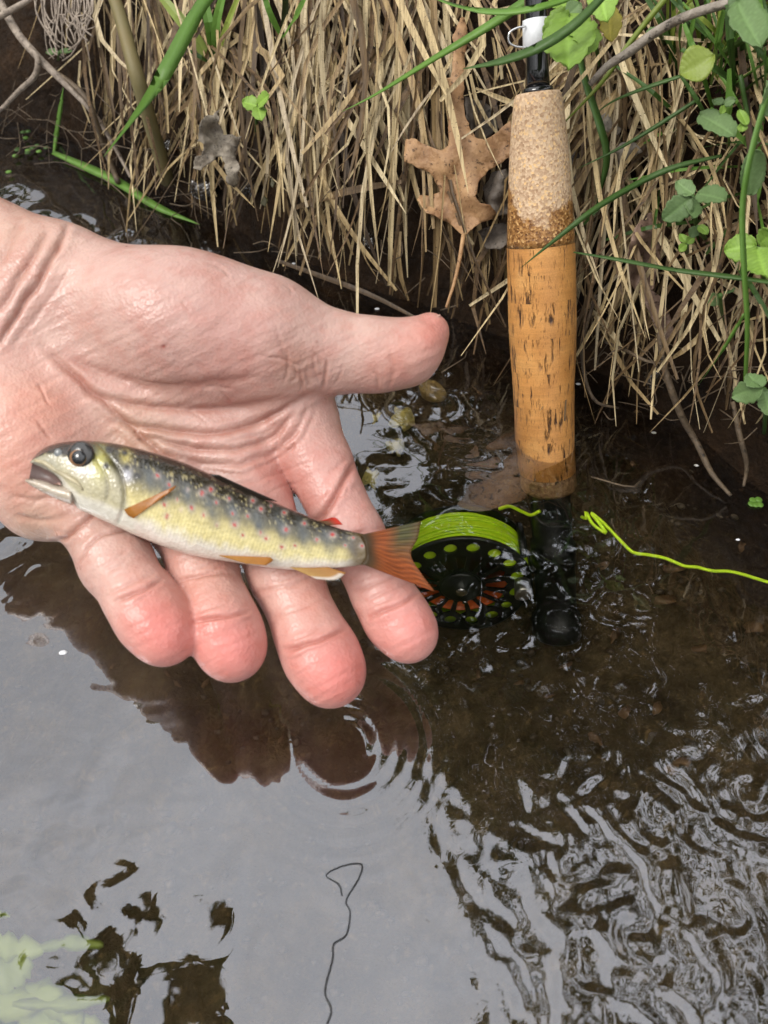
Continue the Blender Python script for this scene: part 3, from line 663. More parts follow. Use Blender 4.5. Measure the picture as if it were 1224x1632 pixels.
for q, (x, y) in enumerate(SP):
    r2 = ((hh[:, 0]-x)/1.1)**2+((hh[:, 1]-y)/1.0)**2; s = [2.7, 2.2, 1.9, 2.5][q % 4]*(1+.25*math.sin(q*2.7))
    fc = lerp(fc, (.55, .46, .42), .6*np.exp(-(r2/(s*1.9)**2))); fc = lerp(fc, (.40, .02, .018), np.exp(-(r2/s**2)**2))
ci = np.array(fD[0]); 
trout = thing('trout', 'small brown trout with red spots lying across the open palm', 'fish', tuple(cam2w(np.array([cs(330, 830, .252)]))[0]))
nb_ = len(Vf); fFl = [tuple(q) for q in fF.tolist()]+[tuple(range(NA-1, -1, -1)), tuple(range(nb_-NA, nb_))]
mk('body', cam2w(Vf), fFl, MAT['fish'], trout, colors=fc)
def side_D(px, py):                                            # depth of the fish's near side at a photo point
    d = np.hypot(hh[:, 0]-px, hh[:, 1]-py)+(fside < 0)*1e3; return -Vf[np.argmin(d), 2]
# lower jaw
mixc_ = lambda a, b, t: tuple(x*(1-t)+y*t for x, y in zip(a, b))
ju = np.array([(41, 763), (50, 762), (62, 764), (78, 768), (92, 772), (112, 776)], float); jl = np.array([(40, 767), (50, 775), (64, 783), (80, 791), (96, 798), (116, 806)], float)
tj = np.linspace(0, 1, 24); s0 = np.linspace(0, 1, 6)
jU = np.stack([np.interp(tj, s0, ju[:, q]) for q in (0, 1)], -1); jL = np.stack([np.interp(tj, s0, jl[:, q]) for q in (0, 1)], -1); jT = np.interp(tj, [0, .15, .5, 1], [.0011, .0030, .0045, .0058])
V = []; C = []
for a in range(24):
    for b in range(24):
        an = 2*math.pi*b/24; c, s = math.cos(an), math.sin(an); p = (jU[a]+jL[a])/2+(jU[a]-jL[a])/2*c; D = .2415-jT[a]*np.sign(s)*abs(s)**.85
        V.append(cs(p[0], p[1], D)); w = c
        C.append(mixc_((.50, .43, .36), (.42, .35, .26), .5+.5*math.sin(a*.9+b*1.3)) if w < .3 else ((.13, .11, .08) if a < 6 else (.42, .35, .28)))
F2 = [(a*24+b, a*24+(b+1) % 24, (a+1)*24+(b+1) % 24, (a+1)*24+b) for a in range(23) for b in range(24)]+[tuple(range(23, -1, -1)), tuple(range(23*24, 24*24))]
mk('lower_jaw', cam2w(np.array(V)), F2, MAT['fish'], trout, colors=np.array(C))
# mouth lining between the jaws, set back
V = [cs(x, y, D) for (x, y, D) in [(52, 736, .2412), (68, 744, .2398), (86, 756, .2378), (97, 768, .2366), (84, 772, .2380), (62, 768, .2398), (46, 765, .2412)]]
c_ = cs(72, 758, .2450); V2 = V+[c_]
mk('mouth_lining', cam2w(np.array(V2)), [(a, (a+1) % 7, 7) for a in range(7)], m_plain('mouth_skin', (.13, .08, .07), .4), trout)
# upper jaw bone
mp_ = spline([(56, 734), (72, 738), (90, 750), (108, 760), (124, 770), (132, 781)], 22)
v, f = tube(cam2w(np.array([cs(x, y, side_D(x, y)-.0001) for x, y in mp_])), np.interp(np.linspace(0, 1, 22), [0, .2, .7, 1], [.0005, .0008, .0009, .0003]), 8)
mk('upper_jaw', v, f, m_plain('jaw_bone', (.44, .38, .24), .3, var=.5), trout)
# eye
eD = side_D(128, 725)
def disc_dome(cx, cy, r, h, D, k=32, n=8):
    V = [cs(cx, cy, D-h)]; F = []
    for a in range(1, n+1):
        for b in range(k):
            an = 2*math.pi*b/k; q = a/n; V.append(cs(cx+r*q*math.cos(an), cy+r*q*math.sin(an), D-h*math.sqrt(max(0, 1-q*q))))
    for b in range(k): F.append((0, 1+(b+1) % k, 1+b))
    for a in range(n-1):
        for b in range(k): F.append((1+a*k+b, 1+a*k+(b+1) % k, 1+(a+1)*k+(b+1) % k, 1+(a+1)*k+b))
    return cam2w(np.array(V)), F
v, f = disc_dome(129, 725, 22, .0020, eD-.0002); eye = mk('eye', v, f, m_plain('eye_socket', (.030, .028, .026), .15, coat=.5, bump=0), trout)
v, f = disc_dome(125, 729, 14.5, .0012, eD-.0014); mk('iris', v, f, m_plain('iris_ring', (.22, .11, .05), .2, coat=.5, bump=0), eye)
v, f = disc_dome(125.5, 729, 12.8, .0015, eD-.0015); mk('pupil', v, f, m_plain('pupil_black', (.008, .009, .011), .08, coat=.8, bump=0), eye)
v, f = disc_dome(93, 722, 7, .0005, side_D(93, 722)); mk('nostril', v, f, m_plain('nostril_skin', (.16, .17, .17), .2, bump=0), trout)
def fin(name, root, tip, D0, D1, cfun, mat=MAT['fin'], n=18, m=8, rays=.00018, kr=9):
    """fin sheet between a root curve and a tip curve (photo pixels), with raised rays"""
    A, Bc = spline(root, n), spline(tip, n); V = []; C = []
    for a in range(n):
        for b in range(m):
            w = b/(m-1); p = A[a]*(1-w)+Bc[a]*w; D = D0+(D1-D0)*w+rays*math.sin(a*kr/n*2*math.pi)
            V.append(cs(p[0], p[1], D)); C.append(cfun(a/(n-1), w))
    F = [(a*m+b, a*m+b+1, (a+1)*m+b+1, (a+1)*m+b) for a in range(n-1) for b in range(m-1)]
    o = mk(name, cam2w(np.array(V)), F, mat, trout, colors=np.array(C)); solid(o, .00035); return o
mixc = lambda a, b, t: tuple(x*(1-t)+y*t for x, y in zip(a, b))
fin('pectoral_fin', [(198, 812), (204, 821), (213, 826)], [(281, 774), (276, 780), (262, 790)], side_D(205, 818)-.0003, side_D(265, 785)-.0022, lambda u, w: mixc((.52, .25, .05), (.55, .20, .03), .5*w+.5*math.sin(u*30)**2))
fin('pelvic_fin', [(348, 885), (360, 889), (392, 898)], [(430, 888), (435, 893), (424, 901)], side_D(360, 884)-.0006, side_D(410, 888)-.0012, lambda u, w: mixc((.60, .34, .08), (.55, .22, .03), .5*w+.5*math.sin(u*26)**2))
fin('anal_fin', [(462, 904), (490, 905), (522, 904)], [(505, 923), (535, 924), (552, 913)], .2432, .2420, lambda u, w: (.82, .78, .70) if w > .72 and u < .9 else mixc((.58, .38, .12), (.50, .24, .05), u))
fin('dorsal_fin', [(328, 755), (375, 777), (420, 796)], [(348, 757), (396, 779), (441, 799)], .2436, .2428, lambda u, w: (.035, .025, .018))
fin('adipose_fin', [(505, 830), (513, 833), (522, 837)], [(520, 829), (534, 825), (546, 836)], .2455, .2448, lambda u, w: mixc((.22, .12, .06), (.75, .05, .02), min(1, max(0, w*2-.6))), n=10, m=8, kr=0)
def tailc(u, w):
    c = mixc((.46, .13, .03), (.58, .15, .03), w); dk = max(0, min(1, (w-.42)*4))*max(0, min(1, 1.5-u*2.4))
    c = mixc(c, (.16, .15, .05), dk); ray_ = .5+.5*math.sin(u*64*(1+.06*math.sin(w*9))); c = mixc(c, tuple(x*.35 for x in c), .75*ray_*min(1, w*2)); c = mixc(c, (.30, .14, .06), max(0, (w-.82))*4*.6)
    if w < .30: c = mixc((.11, .07, .03), c, max(0, w-.10)/.20)
    return c
fin('tail_fin', [(574, 853), (580, 864), (583, 877), (582, 890), (576, 898)], [(671, 831), (666, 856), (655, 884), (670, 912), (693, 943)], .2450, .2443, tailc, n=90, m=16, rays=.00012, kr=22)

# ------------------------------------------------------------------ fly rod
E = W(868, 700); best = None
for D in np.arange(.25, .6, .0005):
    q = P(857, 150, D)-E; el = math.degrees(math.atan2(q[2], math.hypot(q[0], q[1])))
    if best is None or abs(el-61) < best[0]: best = (abs(el-61), D)
Tp = P(857, 150, best[1]); AX = (E-Tp); LE = np.linalg.norm(AX); AX /= LE               # axis pointing down the rod
rod = thing('fly_rod', 'fly rod with cork grip leaning butt-down against the bank', 'fishing rod', tuple(Tp+AX*(LE+.13)))
def rod_px(py):                                                 # distance along the axis at a photo row, above the water
    ss_ = np.linspace(-.3, LE+.02, 600); pr_ = np.array([project(Tp+AX*s)[1] for s in ss_]); return float(np.interp(py, pr_, ss_))
def rw(py, wpx): s = rod_px(py); return s, wpx/2*project(Tp+AX*s)[2]/FPX
prof = [rw(y, w) for y, w in [(150, 73), (160, 77), (200, 86), (250, 94), (300, 99), (350, 104), (390, 107), (450, 107.5), (510, 107), (560, 103), (600, 98), (650, 94), (695, 93)]]
prof += [(LE+.010, prof[-1][1]*.985), (LE+.020, prof[-1][1]*.98), (LE+.030, prof[-1][1]*.975)]
ps, pr = np.array([p[0] for p in prof]), np.array([p[1] for p in prof])
SC = (ps[1]-0)
def seg(s0, s1, n, bev=.0004, k=64):
    out = []
    for q in np.linspace(s0, s1, n):
        r = np.interp(q, ps, pr); d = min(q-s0, s1-q); out.append((q, r-(bev if d < 1e-6 else 0)))
    return out
def rot_part(name, prof_, mat, parent, k=64, cap=True):
    """lathe in the rod's own axes so that the cork grain follows it"""
    o_ = Tp+AX*prof_[0][0]; q = Vector(-AX).to_track_quat('Z', 'X'); M = q.to_matrix().to_4x4()
    V, F = lathe((0, 0, 0), (0, 0, -1), [(h-prof_[0][0], r) for h, r in prof_], k, cap=cap)
    me = bpy.data.meshes.new(name); me.from_pydata(V.tolist(), [], F); me.update(); me.polygons.foreach_set('use_smooth', np.ones(len(me.polygons), bool))
    me.materials.append(mat); ob = bpy.data.objects.new(name, me); link(ob, parent, tuple(o_)); ob.rotation_euler = q.to_euler(); return ob
s390 = rod_px(390)
rot_part('composite_cork_top', [(ps[0]-.0006, pr[0]*.5), (ps[0]-.0005, pr[0]*.93), (ps[0]+.0004, pr[0])]+seg(ps[0]+.001, s390-.0001, 24, 0), MAT['comp'], rod)
cuts = [rod_px(y) for y in (390, 432, 475, 530, 585, 640, 692)]+[LE+.006, LE+.019]
for a, b in zip(cuts[:-1], cuts[1:]): rot_part('cork_ring', seg(a+.00001, b-.00001, 12, 0), MAT['cork'], rod, cap=False)
wetc = m_brown('wet_composite_cork', (.20, .10, .04), (.46, .29, .14), 500)
rot_part('composite_cork_end', seg(LE+.01905, LE+.030, 8, .0006), wetc, rod)
b0, b1 = -.30, ps[0]
rot_part('rod_blank', [(b0, .0030), (-.2, .0033), (rod_px(112), .0046), (rod_px(142), .0050)], MAT['black'], rod, 32)
rot_part('winding_check', [(rod_px(138), .0050), (rod_px(141), .0062), (rod_px(151), .0066), (ps[0]+.0002, .0060)], MAT['black'], rod, 32)
rot_part('thread_wrap', [(rod_px(30), .0047), (rod_px(31), .0053), (rod_px(82), .0055), (rod_px(83), .0050)], MAT['white'], rod, 32)
hk = [P(x, y, project(Tp+AX*rod_px(y))[2]-.003) for x, y in [(838, 42), (826, 44), (814, 50), (810, 58), (812, 68), (822, 74), (840, 76)]]
v, f = tube(spline(hk, 30), .0004, 8); mk('hook_keeper', v, f, MAT['wire'], rod)
rot_part('reel_seat', [(LE+.0302, .0095), (LE+.032, .0100), (LE+.065, .0100), (LE+.066, .0112), (LE+.076, .0112), (LE+.077, .0100), (LE+.112, .0100), (LE+.113, .0122), (LE+.123, .0125), (LE+.125, .0112)], MAT['anod'], rod, 40)
# the line of torn white water where the wet cork meets the surface
# ------------------------------------------------------------------ fly reel, under water beside the reel seat
rodX = np.array([-1., 0, 0]); rodX = rodX-AX*(rodX@AX); rodX /= np.linalg.norm(rodX)
RA = np.cross(AX, rodX); RA = RA if RA[1] < 0 else -RA                # reel axis, looking out of the face towards the viewer
RA = np.array(Matrix.Rotation(R(11), 3, 'X') @ Vector(RA)); RA = RA/np.linalg.norm(RA)
def tilt(v, ax, a): return np.array(Matrix.Rotation(a, 3, Vector(ax)) @ Vector(v))
RR = .0345; RC = Tp+AX*(LE+.078)+rodX*(.011+RR+.0015)+RA*.010             # centre of the front face
reel = thing('fly_reel', 'black fly reel with lime line, lying under the water beside the rod', 'fishing reel', tuple(RC-np.array([0, 0, .04])))
eu, ev_ = rodX, np.cross(RA, rodX)
def rp(r, a, h=0.0): return RC+RA*h+r*(math.cos(a)*eu+math.sin(a)*ev_)
def plate(name, rad, holes, h, thick, mat, inner=0.0, k=72):
    V2, Ed, loops = [], [], []
    def add(loop):
        s = len(V2); V2.extend(loop); Ed.extend([(s+i, s+(i+1) % len(loop)) for i in range(len(loop))])
    add([Vector((rad*math.cos(2*math.pi*q/k), rad*math.sin(2*math.pi*q/k))) for q in range(k)])
    for hl in holes: add([Vector(p) for p in hl])
    r = delaunay_2d_cdt(V2, Ed, [], 0, 1e-7)
    def inside(p, poly):
        c = False; n = len(poly)
        for i in range(n):
            (x0, y0), (x1, y1) = poly[i], poly[i-1]
            if (y0 > p[1]) != (y1 > p[1]) and p[0] < (x1-x0)*(p[1]-y0)/(y1-y0)+x0: c = not c
        return c
    Fk = []
    for t in r[2]:
        c = sum((r[0][i] for i in t), Vector((0, 0)))/len(t)
        if not any(inside(c, hl) for hl in holes): Fk.append(tuple(t))
    V = np.array([RC+RA*h+p[0]*eu+p[1]*ev_ for p in r[0]])
    o = mk(name, V, Fk, mat, reel, smooth=False); solid(o, thick); return o
def circ(r, a, rad, n=14): return [(r*math.cos(a)+rad*math.cos(2*math.pi*q/n), r*math.sin(a)+rad*math.sin(2*math.pi*q/n)) for q in range(n)]
def slot(r0, r1, a, w0, w1):
    out = []
    for (r, w, sgn) in ((r0, w0, -1), (r1, w1, -1), (r1+w1*.8, 0, 1), (r1, w1, 1), (r0, w0, 1), (r0-w0*.6, 0, -1)):
        out.append((r*math.cos(a)-sgn*w*math.sin(a), r*math.sin(a)+sgn*w*math.cos(a)))
    return out
NH = 16
holes = [circ(RR*.805, 2*math.pi*(q+.3)/NH, RR*.095) for q in range(NH)]+[slot(RR*.36, RR*.61, 2*math.pi*(q+.8)/NH, RR*.045, RR*.082) for q in range(NH)]
face = plate('spool_face', RR, holes, 0, .0012, MAT['anod'])
v, f = lathe(RC-RA*.0010, RA, [(0, RR*.99), (.0003, RR*1.015), (.0018, RR*1.015), (.0021, RR*.985)], 72, cap=False); mk('spool_rim', v, f, MAT['anod'], reel)
plate('rear_plate', RR*1.02, [circ(RR*.8, 2*math.pi*(q+.1)/12, RR*.08) for q in range(12)], -.0225, .0015, MAT['anod'])
v, f = lathe(RC-RA*.0215, RA, [(0, RR*.655), (.0185, RR*.655)], 64, cap=False); arb = mk('arbor', v, f, MAT['red'], reel); solid(arb, .0008)
lp = []
for q in range(46): 
    lp.append((.0195*q/45, RR*(.93+.035*math.sin(q/45*math.pi)) + (.0004 if q % 2 else 0)))
v, f = lathe(RC-RA*.0212, RA, [(0, RR*.68)]+lp+[(.0196, RR*.68)], 90, cap=False)
nn = fbm(v[:, 0]*300, v[:, 1]*300, v[:, 2]*300, 2, 91); v = v+RA*(nn*.0006)[:, None]; line_pack = mk('line_coils', v, f, MAT['lime'], reel)
for q in range(7):                                           # single turns standing out of the coils
    h = -.0025-.0026*q; sl = .002*random.uniform(-1, 1); pts = [rp(RR*(.955+.03*math.sin(math.pi*(-h)/.0215)), a, h+sl*math.sin(a*1.0+q)) for a in np.linspace(0, 2*math.pi, 64)]
    v, f = tube(np.array(pts), .00055, 6); mk('line_turn', v, f, MAT['lime'], line_pack)
v, f = lathe(RC+RA*.0004, RA, [(0, RR*.30), (.0015, RR*.30), (.0022, RR*.27), (.0022, RR*.12), (.0040, RR*.11), (.0045, RR*.05)], 40); hub = mk('hub', v, f, MAT['anod'], reel)
v, f = lathe(RC+RA*.0045, RA, [(0, RR*.085), (.0010, RR*.085), (.0014, RR*.05)], 20); mk('hub_screw', v, f, MAT['wire'], hub)
v, f = lathe(rp(RR*.36, R(95), .0006), RA, [(0, .0013), (.0008, .0012), (.0010, .0006)], 16); mk('face_screw', v, f, MAT['wire'], reel)
ka = None
tgt = np.array([853, 930]); bestk = 1e9
for a in np.linspace(0, 2*math.pi, 180):
    q = rp(RR*.86, a, .002); 
    # apparent place through the water surface
    px_, py_, _ = project(np.array([q[0], q[1]*1.0, q[2]*.78])); d_ = math.hypot(px_-tgt[0], py_-tgt[1])
    if d_ < bestk: bestk, ka = d_, a
v, f = lathe(rp(RR*.86, ka, .0008), RA, [(0, .0022), (.0012, .0022), (.0014, .0040), (.0085, .0044), (.0096, .0044), (.0102, .0036)], 28); mk('handle_knob', v, f, MAT['steel'], reel)
pts = [rp(RR*1.04, a, 0) for a in np.linspace(0, 2*math.pi, 7)[:-1]]
for a in (R(20), R(-20), R(150), R(210)):
    v, f = tube(np.array([rp(RR*1.05, a, .0), rp(RR*1.05, a, -.0225)]), .0018, 10); mk('frame_pillar', v, f, MAT['anod'], reel)
v, f = tube(spline([rp(RR*1.02, math.pi, -.011), rp(RR*1.02+.004, math.pi, -.011), rp(RR*1.02+.007, math.pi, -.011)], 6), .006, 12, .5); mk('reel_foot', v, f, MAT['anod'], reel)
# ------------------------------------------------------------------ loose fly line
def fline(label, px, zs, r=.00085):
    pts = spline([bed(x, y, z) if z < 0 else W(x, y, z) for (x, y), z in zip(px, zs)], 90)
    v, f = tube(pts, r, 8); return tag(mk('fly_line', v, f, MAT['lime']), label, 'fishing line')
fline('lime fly line trailing off the reel coils towards the cork grip', [(795, 812), (812, 808), (832, 816), (846, 821), (860, 815)], [-.030, -.026, -.02, -.016, -.012])
fline('wavy lime fly line drifting away from the grip towards the bank', [(927, 824), (934, 827), (934, 816), (945, 836), (966, 850), (958, 838), (942, 818), (960, 832), (985, 858), (1008, 880), (1030, 884), (1060, 890), (1090, 902), (1110, 904), (1135, 910), (1170, 912), (1232, 930), (1330, 960)],
      [-.006, -.004, -.003, -.003, -.003, -.002, -.002]+[-.0015]*11, .0008)

# ------------------------------------------------------------------ dead grass on the bank
BACK = -CF
MAT['wetstraw'] = m_brown('wet_dead_grass', (.055, .03, .012), (.20, .12, .05), 160)
def stalk_pts(px, offs, n):
    p2 = spline([np.array(q, float) for q in px], n); o = np.interp(np.linspace(0, 1, n), np.linspace(0, 1, len(offs)), offs)
    return np.array([B(x, y, q) for (x, y), q in zip(p2, o)])
def facing_dir():
    a = random.uniform(-.7, .7); v = BACK+CR*a+CU*random.uniform(-.3, .4); return v/np.linalg.norm(v)
TUSS = [
 ('tussock of brown dead grass beside the thick green stalk', (130, 330), (-90, 60), 60, 'brown'),
 ('pale straw tussock hanging between the grey leaf and the oak leaf', (330, 520), (-110, 90), 105, 'pale'),
 ('dense straw tussock hanging straight down behind the oak leaf', (500, 760), (-120, 60), 105, 'pale'),
 ('straw tussock drooping into the water beside the cork grip', (900, 1010), (-60, 260), 80, 'pale'),
 ('tangled straw tussock under the leafy seedlings', (1010, 1224), (-40, 330), 100, 'mix')]
def hang(x, y, l, lean, bend, n=5):
    """a stalk hanging from (x, y): photo points from root to tip"""
    q = []
    for t in np.linspace(0, 1, n):
        q.append((x+lean*t+bend*math.sin(math.pi*t), y+l*t))
    return q
allst = []
for ti_, (lab, (xa, xb), (ya, yb), num, tone) in enumerate(TUSS):
    cx = (xa+xb)/2; tus = thing('dead_grass_tussock', lab, 'dead grass', tuple(B(cx, max(20, (ya+yb)/2), 0)), 'dead grass tussocks on the bank')
    heads = [(random.uniform(xa, xb), random.uniform(ya, yb), random.gauss(0, 55)) for _ in range(max(6, num//7))]
    for q in range(num):
        hx, hy, hl = random.choice(heads); x = hx+random.gauss(0, 9); y = hy+random.gauss(0, 30)
        bot = np.interp(x, [130, 330, 520, 640, 760, 900, 1010, 1224], [300, 340, 430, 470, 500, 560, 640, 660])
        if ti_ == 4:
            l = random.uniform(150, 420); lean = random.gauss(-60, 90); bend = random.gauss(0, 30); y = random.uniform(-40, 420)
            l = min(l, bot+30-y) if y < bot else 60
        elif ti_ == 0: l = (bot-y)*random.uniform(.45, 1.05); lean = random.gauss(30, 40); bend = random.gauss(0, 10)
        else:
            l = (bot-y)*random.choice([random.uniform(.35, .8), random.uniform(.7, 1.12)]); lean = hl+random.gauss(15 if ti_ < 3 else -10, 30) if random.random() < .75 else random.choice([-1, 1])*random.uniform(70, 210); bend = random.gauss(0, 26)
        off0 = random.uniform(.004, .012); off1 = random.uniform(.004, .055)
        bend = random.choice([-1, 1])*random.uniform(30, 80) if random.random() < .16 else bend
        px = hang(x, y, l, lean, bend); pts = stalk_pts(px, [off0, off0+.6*(off1-off0)+.008, off1], 6)
        w = random.choice([.0008, .0011, .0014, .0018, .0022, .0027, .0034])*(1.05 if ti_ != 4 else .8)
        wd = w*np.array([.8, 1, 1, .9, .7, random.choice([.08, .2, .45])])
        v, f = blade(pts, wd, facing_dir(), fold=random.uniform(-.2, .5)); 
        mk('stalk', v, f, MAT['wetstraw'] if random.random() < .24 else MAT['straw'], tus, smooth=False)
# finer litter of dead grass behind and between, too dense to count
parts, cols = [], []
for q in range(1000):
    x = random.uniform(90, 1300) if q < 480 else random.uniform(1240, 2000); y = random.uniform(-160, 520) if q < 480 else random.uniform(-200, 1050)
    bot = np.interp(x, [90, 330, 520, 640, 760, 900, 1010, 1224, 1400, 1700, 2000], [150, 320, 420, 460, 490, 540, 620, 640, 800, 960, 1060])
    if y > bot-70: continue
    right = sstep(780, 940, np.array(x)); ang = random.gauss(R(90), R(16)+right*R(38)); l = random.uniform(60, 230)
    l = min(l, (bot+20-y))
    px = [(x, y), (x+.5*l*math.cos(ang)+random.gauss(0, 6), y+.5*l*math.sin(ang)), (x+l*math.cos(ang)+random.gauss(0, 9), y+l*math.sin(ang))]
    o = random.uniform(.001, .018+.014*right)
    pts = stalk_pts(px, [o*.6, o+.004, o], 4); w = random.choice([.0008, .0012, .0018, .0026])
    v, f = blade(pts, w*np.array([.8, 1, .9, .4]), facing_dir()); parts.append((v, f)); c = random.random()*.8+.02
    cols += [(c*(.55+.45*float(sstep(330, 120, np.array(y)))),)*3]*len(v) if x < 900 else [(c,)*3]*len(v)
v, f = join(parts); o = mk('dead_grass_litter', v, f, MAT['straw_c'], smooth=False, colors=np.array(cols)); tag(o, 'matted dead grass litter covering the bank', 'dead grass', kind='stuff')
# named single stalks
def single(name, label, cat, px, w, mat, offs=(.02, .03, .02), n=9, tube_=False, group=None, taper=(.7, 1, .9, .5)):
    pts = stalk_pts(px, list(offs), n); D = project(pts[n//2])[2]; wm = w*D/FPX
    wd = wm*np.interp(np.linspace(0, 1, n), np.linspace(0, 1, len(taper)), taper)
    v, f = tube(pts, wd/2, 8) if tube_ else blade(pts, wd, BACK+CR*.25)
    return tag(mk(name, v, f, mat, smooth=tube_ or name == 'grass_blade'), label, cat, group)
ST = [([(480, 180), (520, 300), (570, 385), (632, 463)], 9, 'long pale straw slanting across the tussock to the water'),
      ([(545, 110), (470, 190), (420, 270), (400, 325)], 11, 'broad pale straw with a cut end leaning left over the tussock'),
      ([(470, 332), (520, 315), (570, 302), (640, 290)], 13, 'horizontal dead stem lying behind the hanging straws'),
      ([(455, 225), (462, 290), (468, 330), (472, 408)], 7, 'short bent white straw hanging by the yellow scraps'),
      ([(690, -20), (694, 150), (696, 330), (692, 490)], 15, 'wide flat straw hanging in front of the oak leaf lobe'),
      ([(640, -10), (632, 150), (625, 300), (620, 455)], 12, 'straight straw hanging to the water above the thumb'),
      ([(1000, -20), (985, 150), (965, 330), (948, 590)], 9, 'long pale straw hanging beside the cork grip to the water'),
      ([(1015, 60), (1035, 180), (1052, 280), (1060, 360)], 10, 'pale split straw crossing above the curled brown leaf'),
      ([(1130, 440), (1118, 520), (1105, 600), (1135, 690)], 7, 'kinked straw hanging at the undercut of the bank'),
      ([(1095, 40), (1070, 200), (1030, 330), (990, 420)], 9, 'pale bundle straw slanting under the green seedlings'),
      ([(308, 85), (318, 130), (326, 165), (332, 205)], 9, 'broken grey straw stub standing behind the shrivelled leaf'),
      ([(440, 415), (510, 440), (590, 470), (665, 508)], 9, 'brown straw floating at the foot of the tussock')]
for px, w, lab in ST: single('straw', lab, 'straw', px, w, MAT['straw'], (.022, .034, .03))
# ------------------------------------------------------------------ green grass
GB = [('grass_blade', 'broad fresh green blade slanting down over the dark water', [(338, -10), (315, 20), (255, 130), (205, 200), (165, 250)], 24, 'green', (.07, .11, .10), (.75, 1, 1, .7, .03)),
 ('grass_blade', 'insect-nibbled green blade floating on the dark water by the wrist', [(84, 243), (140, 268), (190, 292), (250, 330), (318, 358)], 15, 'green', (.006, .006, .003), (.5, 1, 1, .8, .1)),
 ('grass_blade', 'thin upright green blade rising from the floating blade', [(86, 243), (91, 210), (97, 170), (101, 140)], 8, 'green', (.004, .01, .012), (.5, 1, .9, .1)),
 ('grass_blade', 'bright thin blade slanting across the straw towards the rod', [(900, -40), (790, 35), (690, 95), (600, 150), (545, 178)], 15, 'green', (.06, .065, .05), (1, 1, .8, .5, .05)),
 ('grass_blade', 'arched green blade curving over the top of the rod', [(650, -25), (720, 8), (790, 20), (860, 12), (960, -20)], 13, 'green', (.08, .1, .1, .08), (.3, .8, 1, .8, .6)),
 ('grass_blade', 'dark olive blade crossing in front of the white thread wrap', [(738, 110), (800, 98), (860, 76), (915, 40), (965, -10)], 17, 'dgreen', (.10, .105, .10), (.1, .9, 1, .9, .7)),
 ('grass_blade', 'drooping green blade beside the top of the cork grip', [(918, 70), (935, 140), (955, 200), (966, 255), (950, 330)], 15, 'dgreen', (.03, .045, .03), (.7, 1, 1, .9, .1)),
 ('grass_blade', 'yellow green blade leaning from the grass tuft to the cork', [(1075, -20), (1010, 60), (960, 130), (895, 200)], 10, 'ygreen', (.045, .045, .04), (1, .9, .7, .2)),
 ('grass_blade', 'long thin blade lying across the middle of the cork grip', [(1150, 248), (1060, 272), (960, 325), (890, 378), (830, 427)], 10, 'dgreen', (.045, .06, .085, .09), (.5, 1, 1, .8, .05)),
 ('grass_blade', 'thin straight blade stretching from the grip across the undercut', [(914, 402), (990, 415), (1070, 430), (1150, 440), (1240, 452)], 9, 'dgreen', (.07, .07, .06), (.3, .9, 1, 1, .8)),
 ('grass_blade', 'tall arched blade standing in front of the scalloped seedlings', [(1240, 100), (1205, 210), (1183, 320), (1185, 430), (1190, 520), (1186, 625)], 12, 'green', (.075, .08, .07, .05), (.7, .9, 1, 1, 1, .8)),
 ('grass_blade', 'short pointed blade slanting below the tall arched blade', [(1186, 500), (1150, 560), (1110, 618)], 8, 'green', (.06, .06, .05), (.8, .9, .05)),
 ('grass_blade', 'fine dark blade pointing left under the yellow leaf', [(1090, 120), (1030, 140), (980, 160), (950, 180)], 7, 'dgreen', (.05, .055, .05), (.8, 1, .7, .1)),
 ('grass_blade', 'fine blade pointing left between the straws and the cork', [(1110, 160), (1040, 205), (980, 240), (922, 268)], 7, 'dgreen', (.045, .05, .05), (.8, 1, .7, .1))]
for nm, lab, px, w, m, offs, tp in GB: single(nm, lab, 'grass', px, w, MAT[m], offs, 22, False, 'single green grass blades', tp)  # single blades of green grass, one object each
stalkm = m_leafy('thick_stalk', (.12, .12, .05), (.20, .14, .05), .6, 0.05)
single('grass_stalk', 'thick brown green stalk standing in the dark water', 'stalk', [(168, -40), (190, 20), (215, 110), (240, 195), (268, 290)], 24, stalkm, (.05, .055, .012), 14, True, None, (.8, .9, 1, 1, 1.05))
tuft = thing('grass_tuft', 'upright bright green grass tuft growing above the grey leaf', 'grass', tuple(B(345, 115, .01)), 'green grass tufts')
def tuft_blade(parent, px, w, m, offs=(.01, .03, .04), tp=(.6, 1, .9, .5)):
    pts = stalk_pts(px, list(offs), 10); wm = w*project(pts[5])[2]/FPX
    v, f = blade(pts, wm*np.interp(np.linspace(0, 1, 10), np.linspace(0, 1, len(tp)), tp), BACK+CR*random.uniform(-.5, .5)); mk('blade', v, f, MAT[m], parent, smooth=False)
for px, w, m in [([(344, 115), (310, 60), (245, -20)], 19, 'ygreen'), ([(343, 116), (335, 50), (318, -30)], 17, 'green'), ([(346, 114), (345, 40), (362, -30)], 15, 'green'), ([(345, 116), (355, 60), (390, -30)], 10, 'ygreen'), ([(344, 112), (325, 95), (300, 80)], 8, 'dgreen')]: tuft_blade(tuft, px, w, m)
t2 = thing('grass_tuft', 'small green tuft sprouting over the pale straw tussock', 'grass', tuple(B(450, 60, .02)), 'green grass tufts')
for px, w, m in [([(450, 60), (430, 20), (415, -30)], 10, 'green'), ([(452, 60), (470, 30), (490, -10)], 12, 'green'), ([(450, 50), (455, 10), (450, -30)], 11, 'leaf')]: tuft_blade(t2, px, w, m, (.025, .04, .05))
t3 = thing('grass_tuft', 'dense dark green tuft in front of the grey twig', 'grass', tuple(B(1110, 90, .02)), 'green grass tufts')
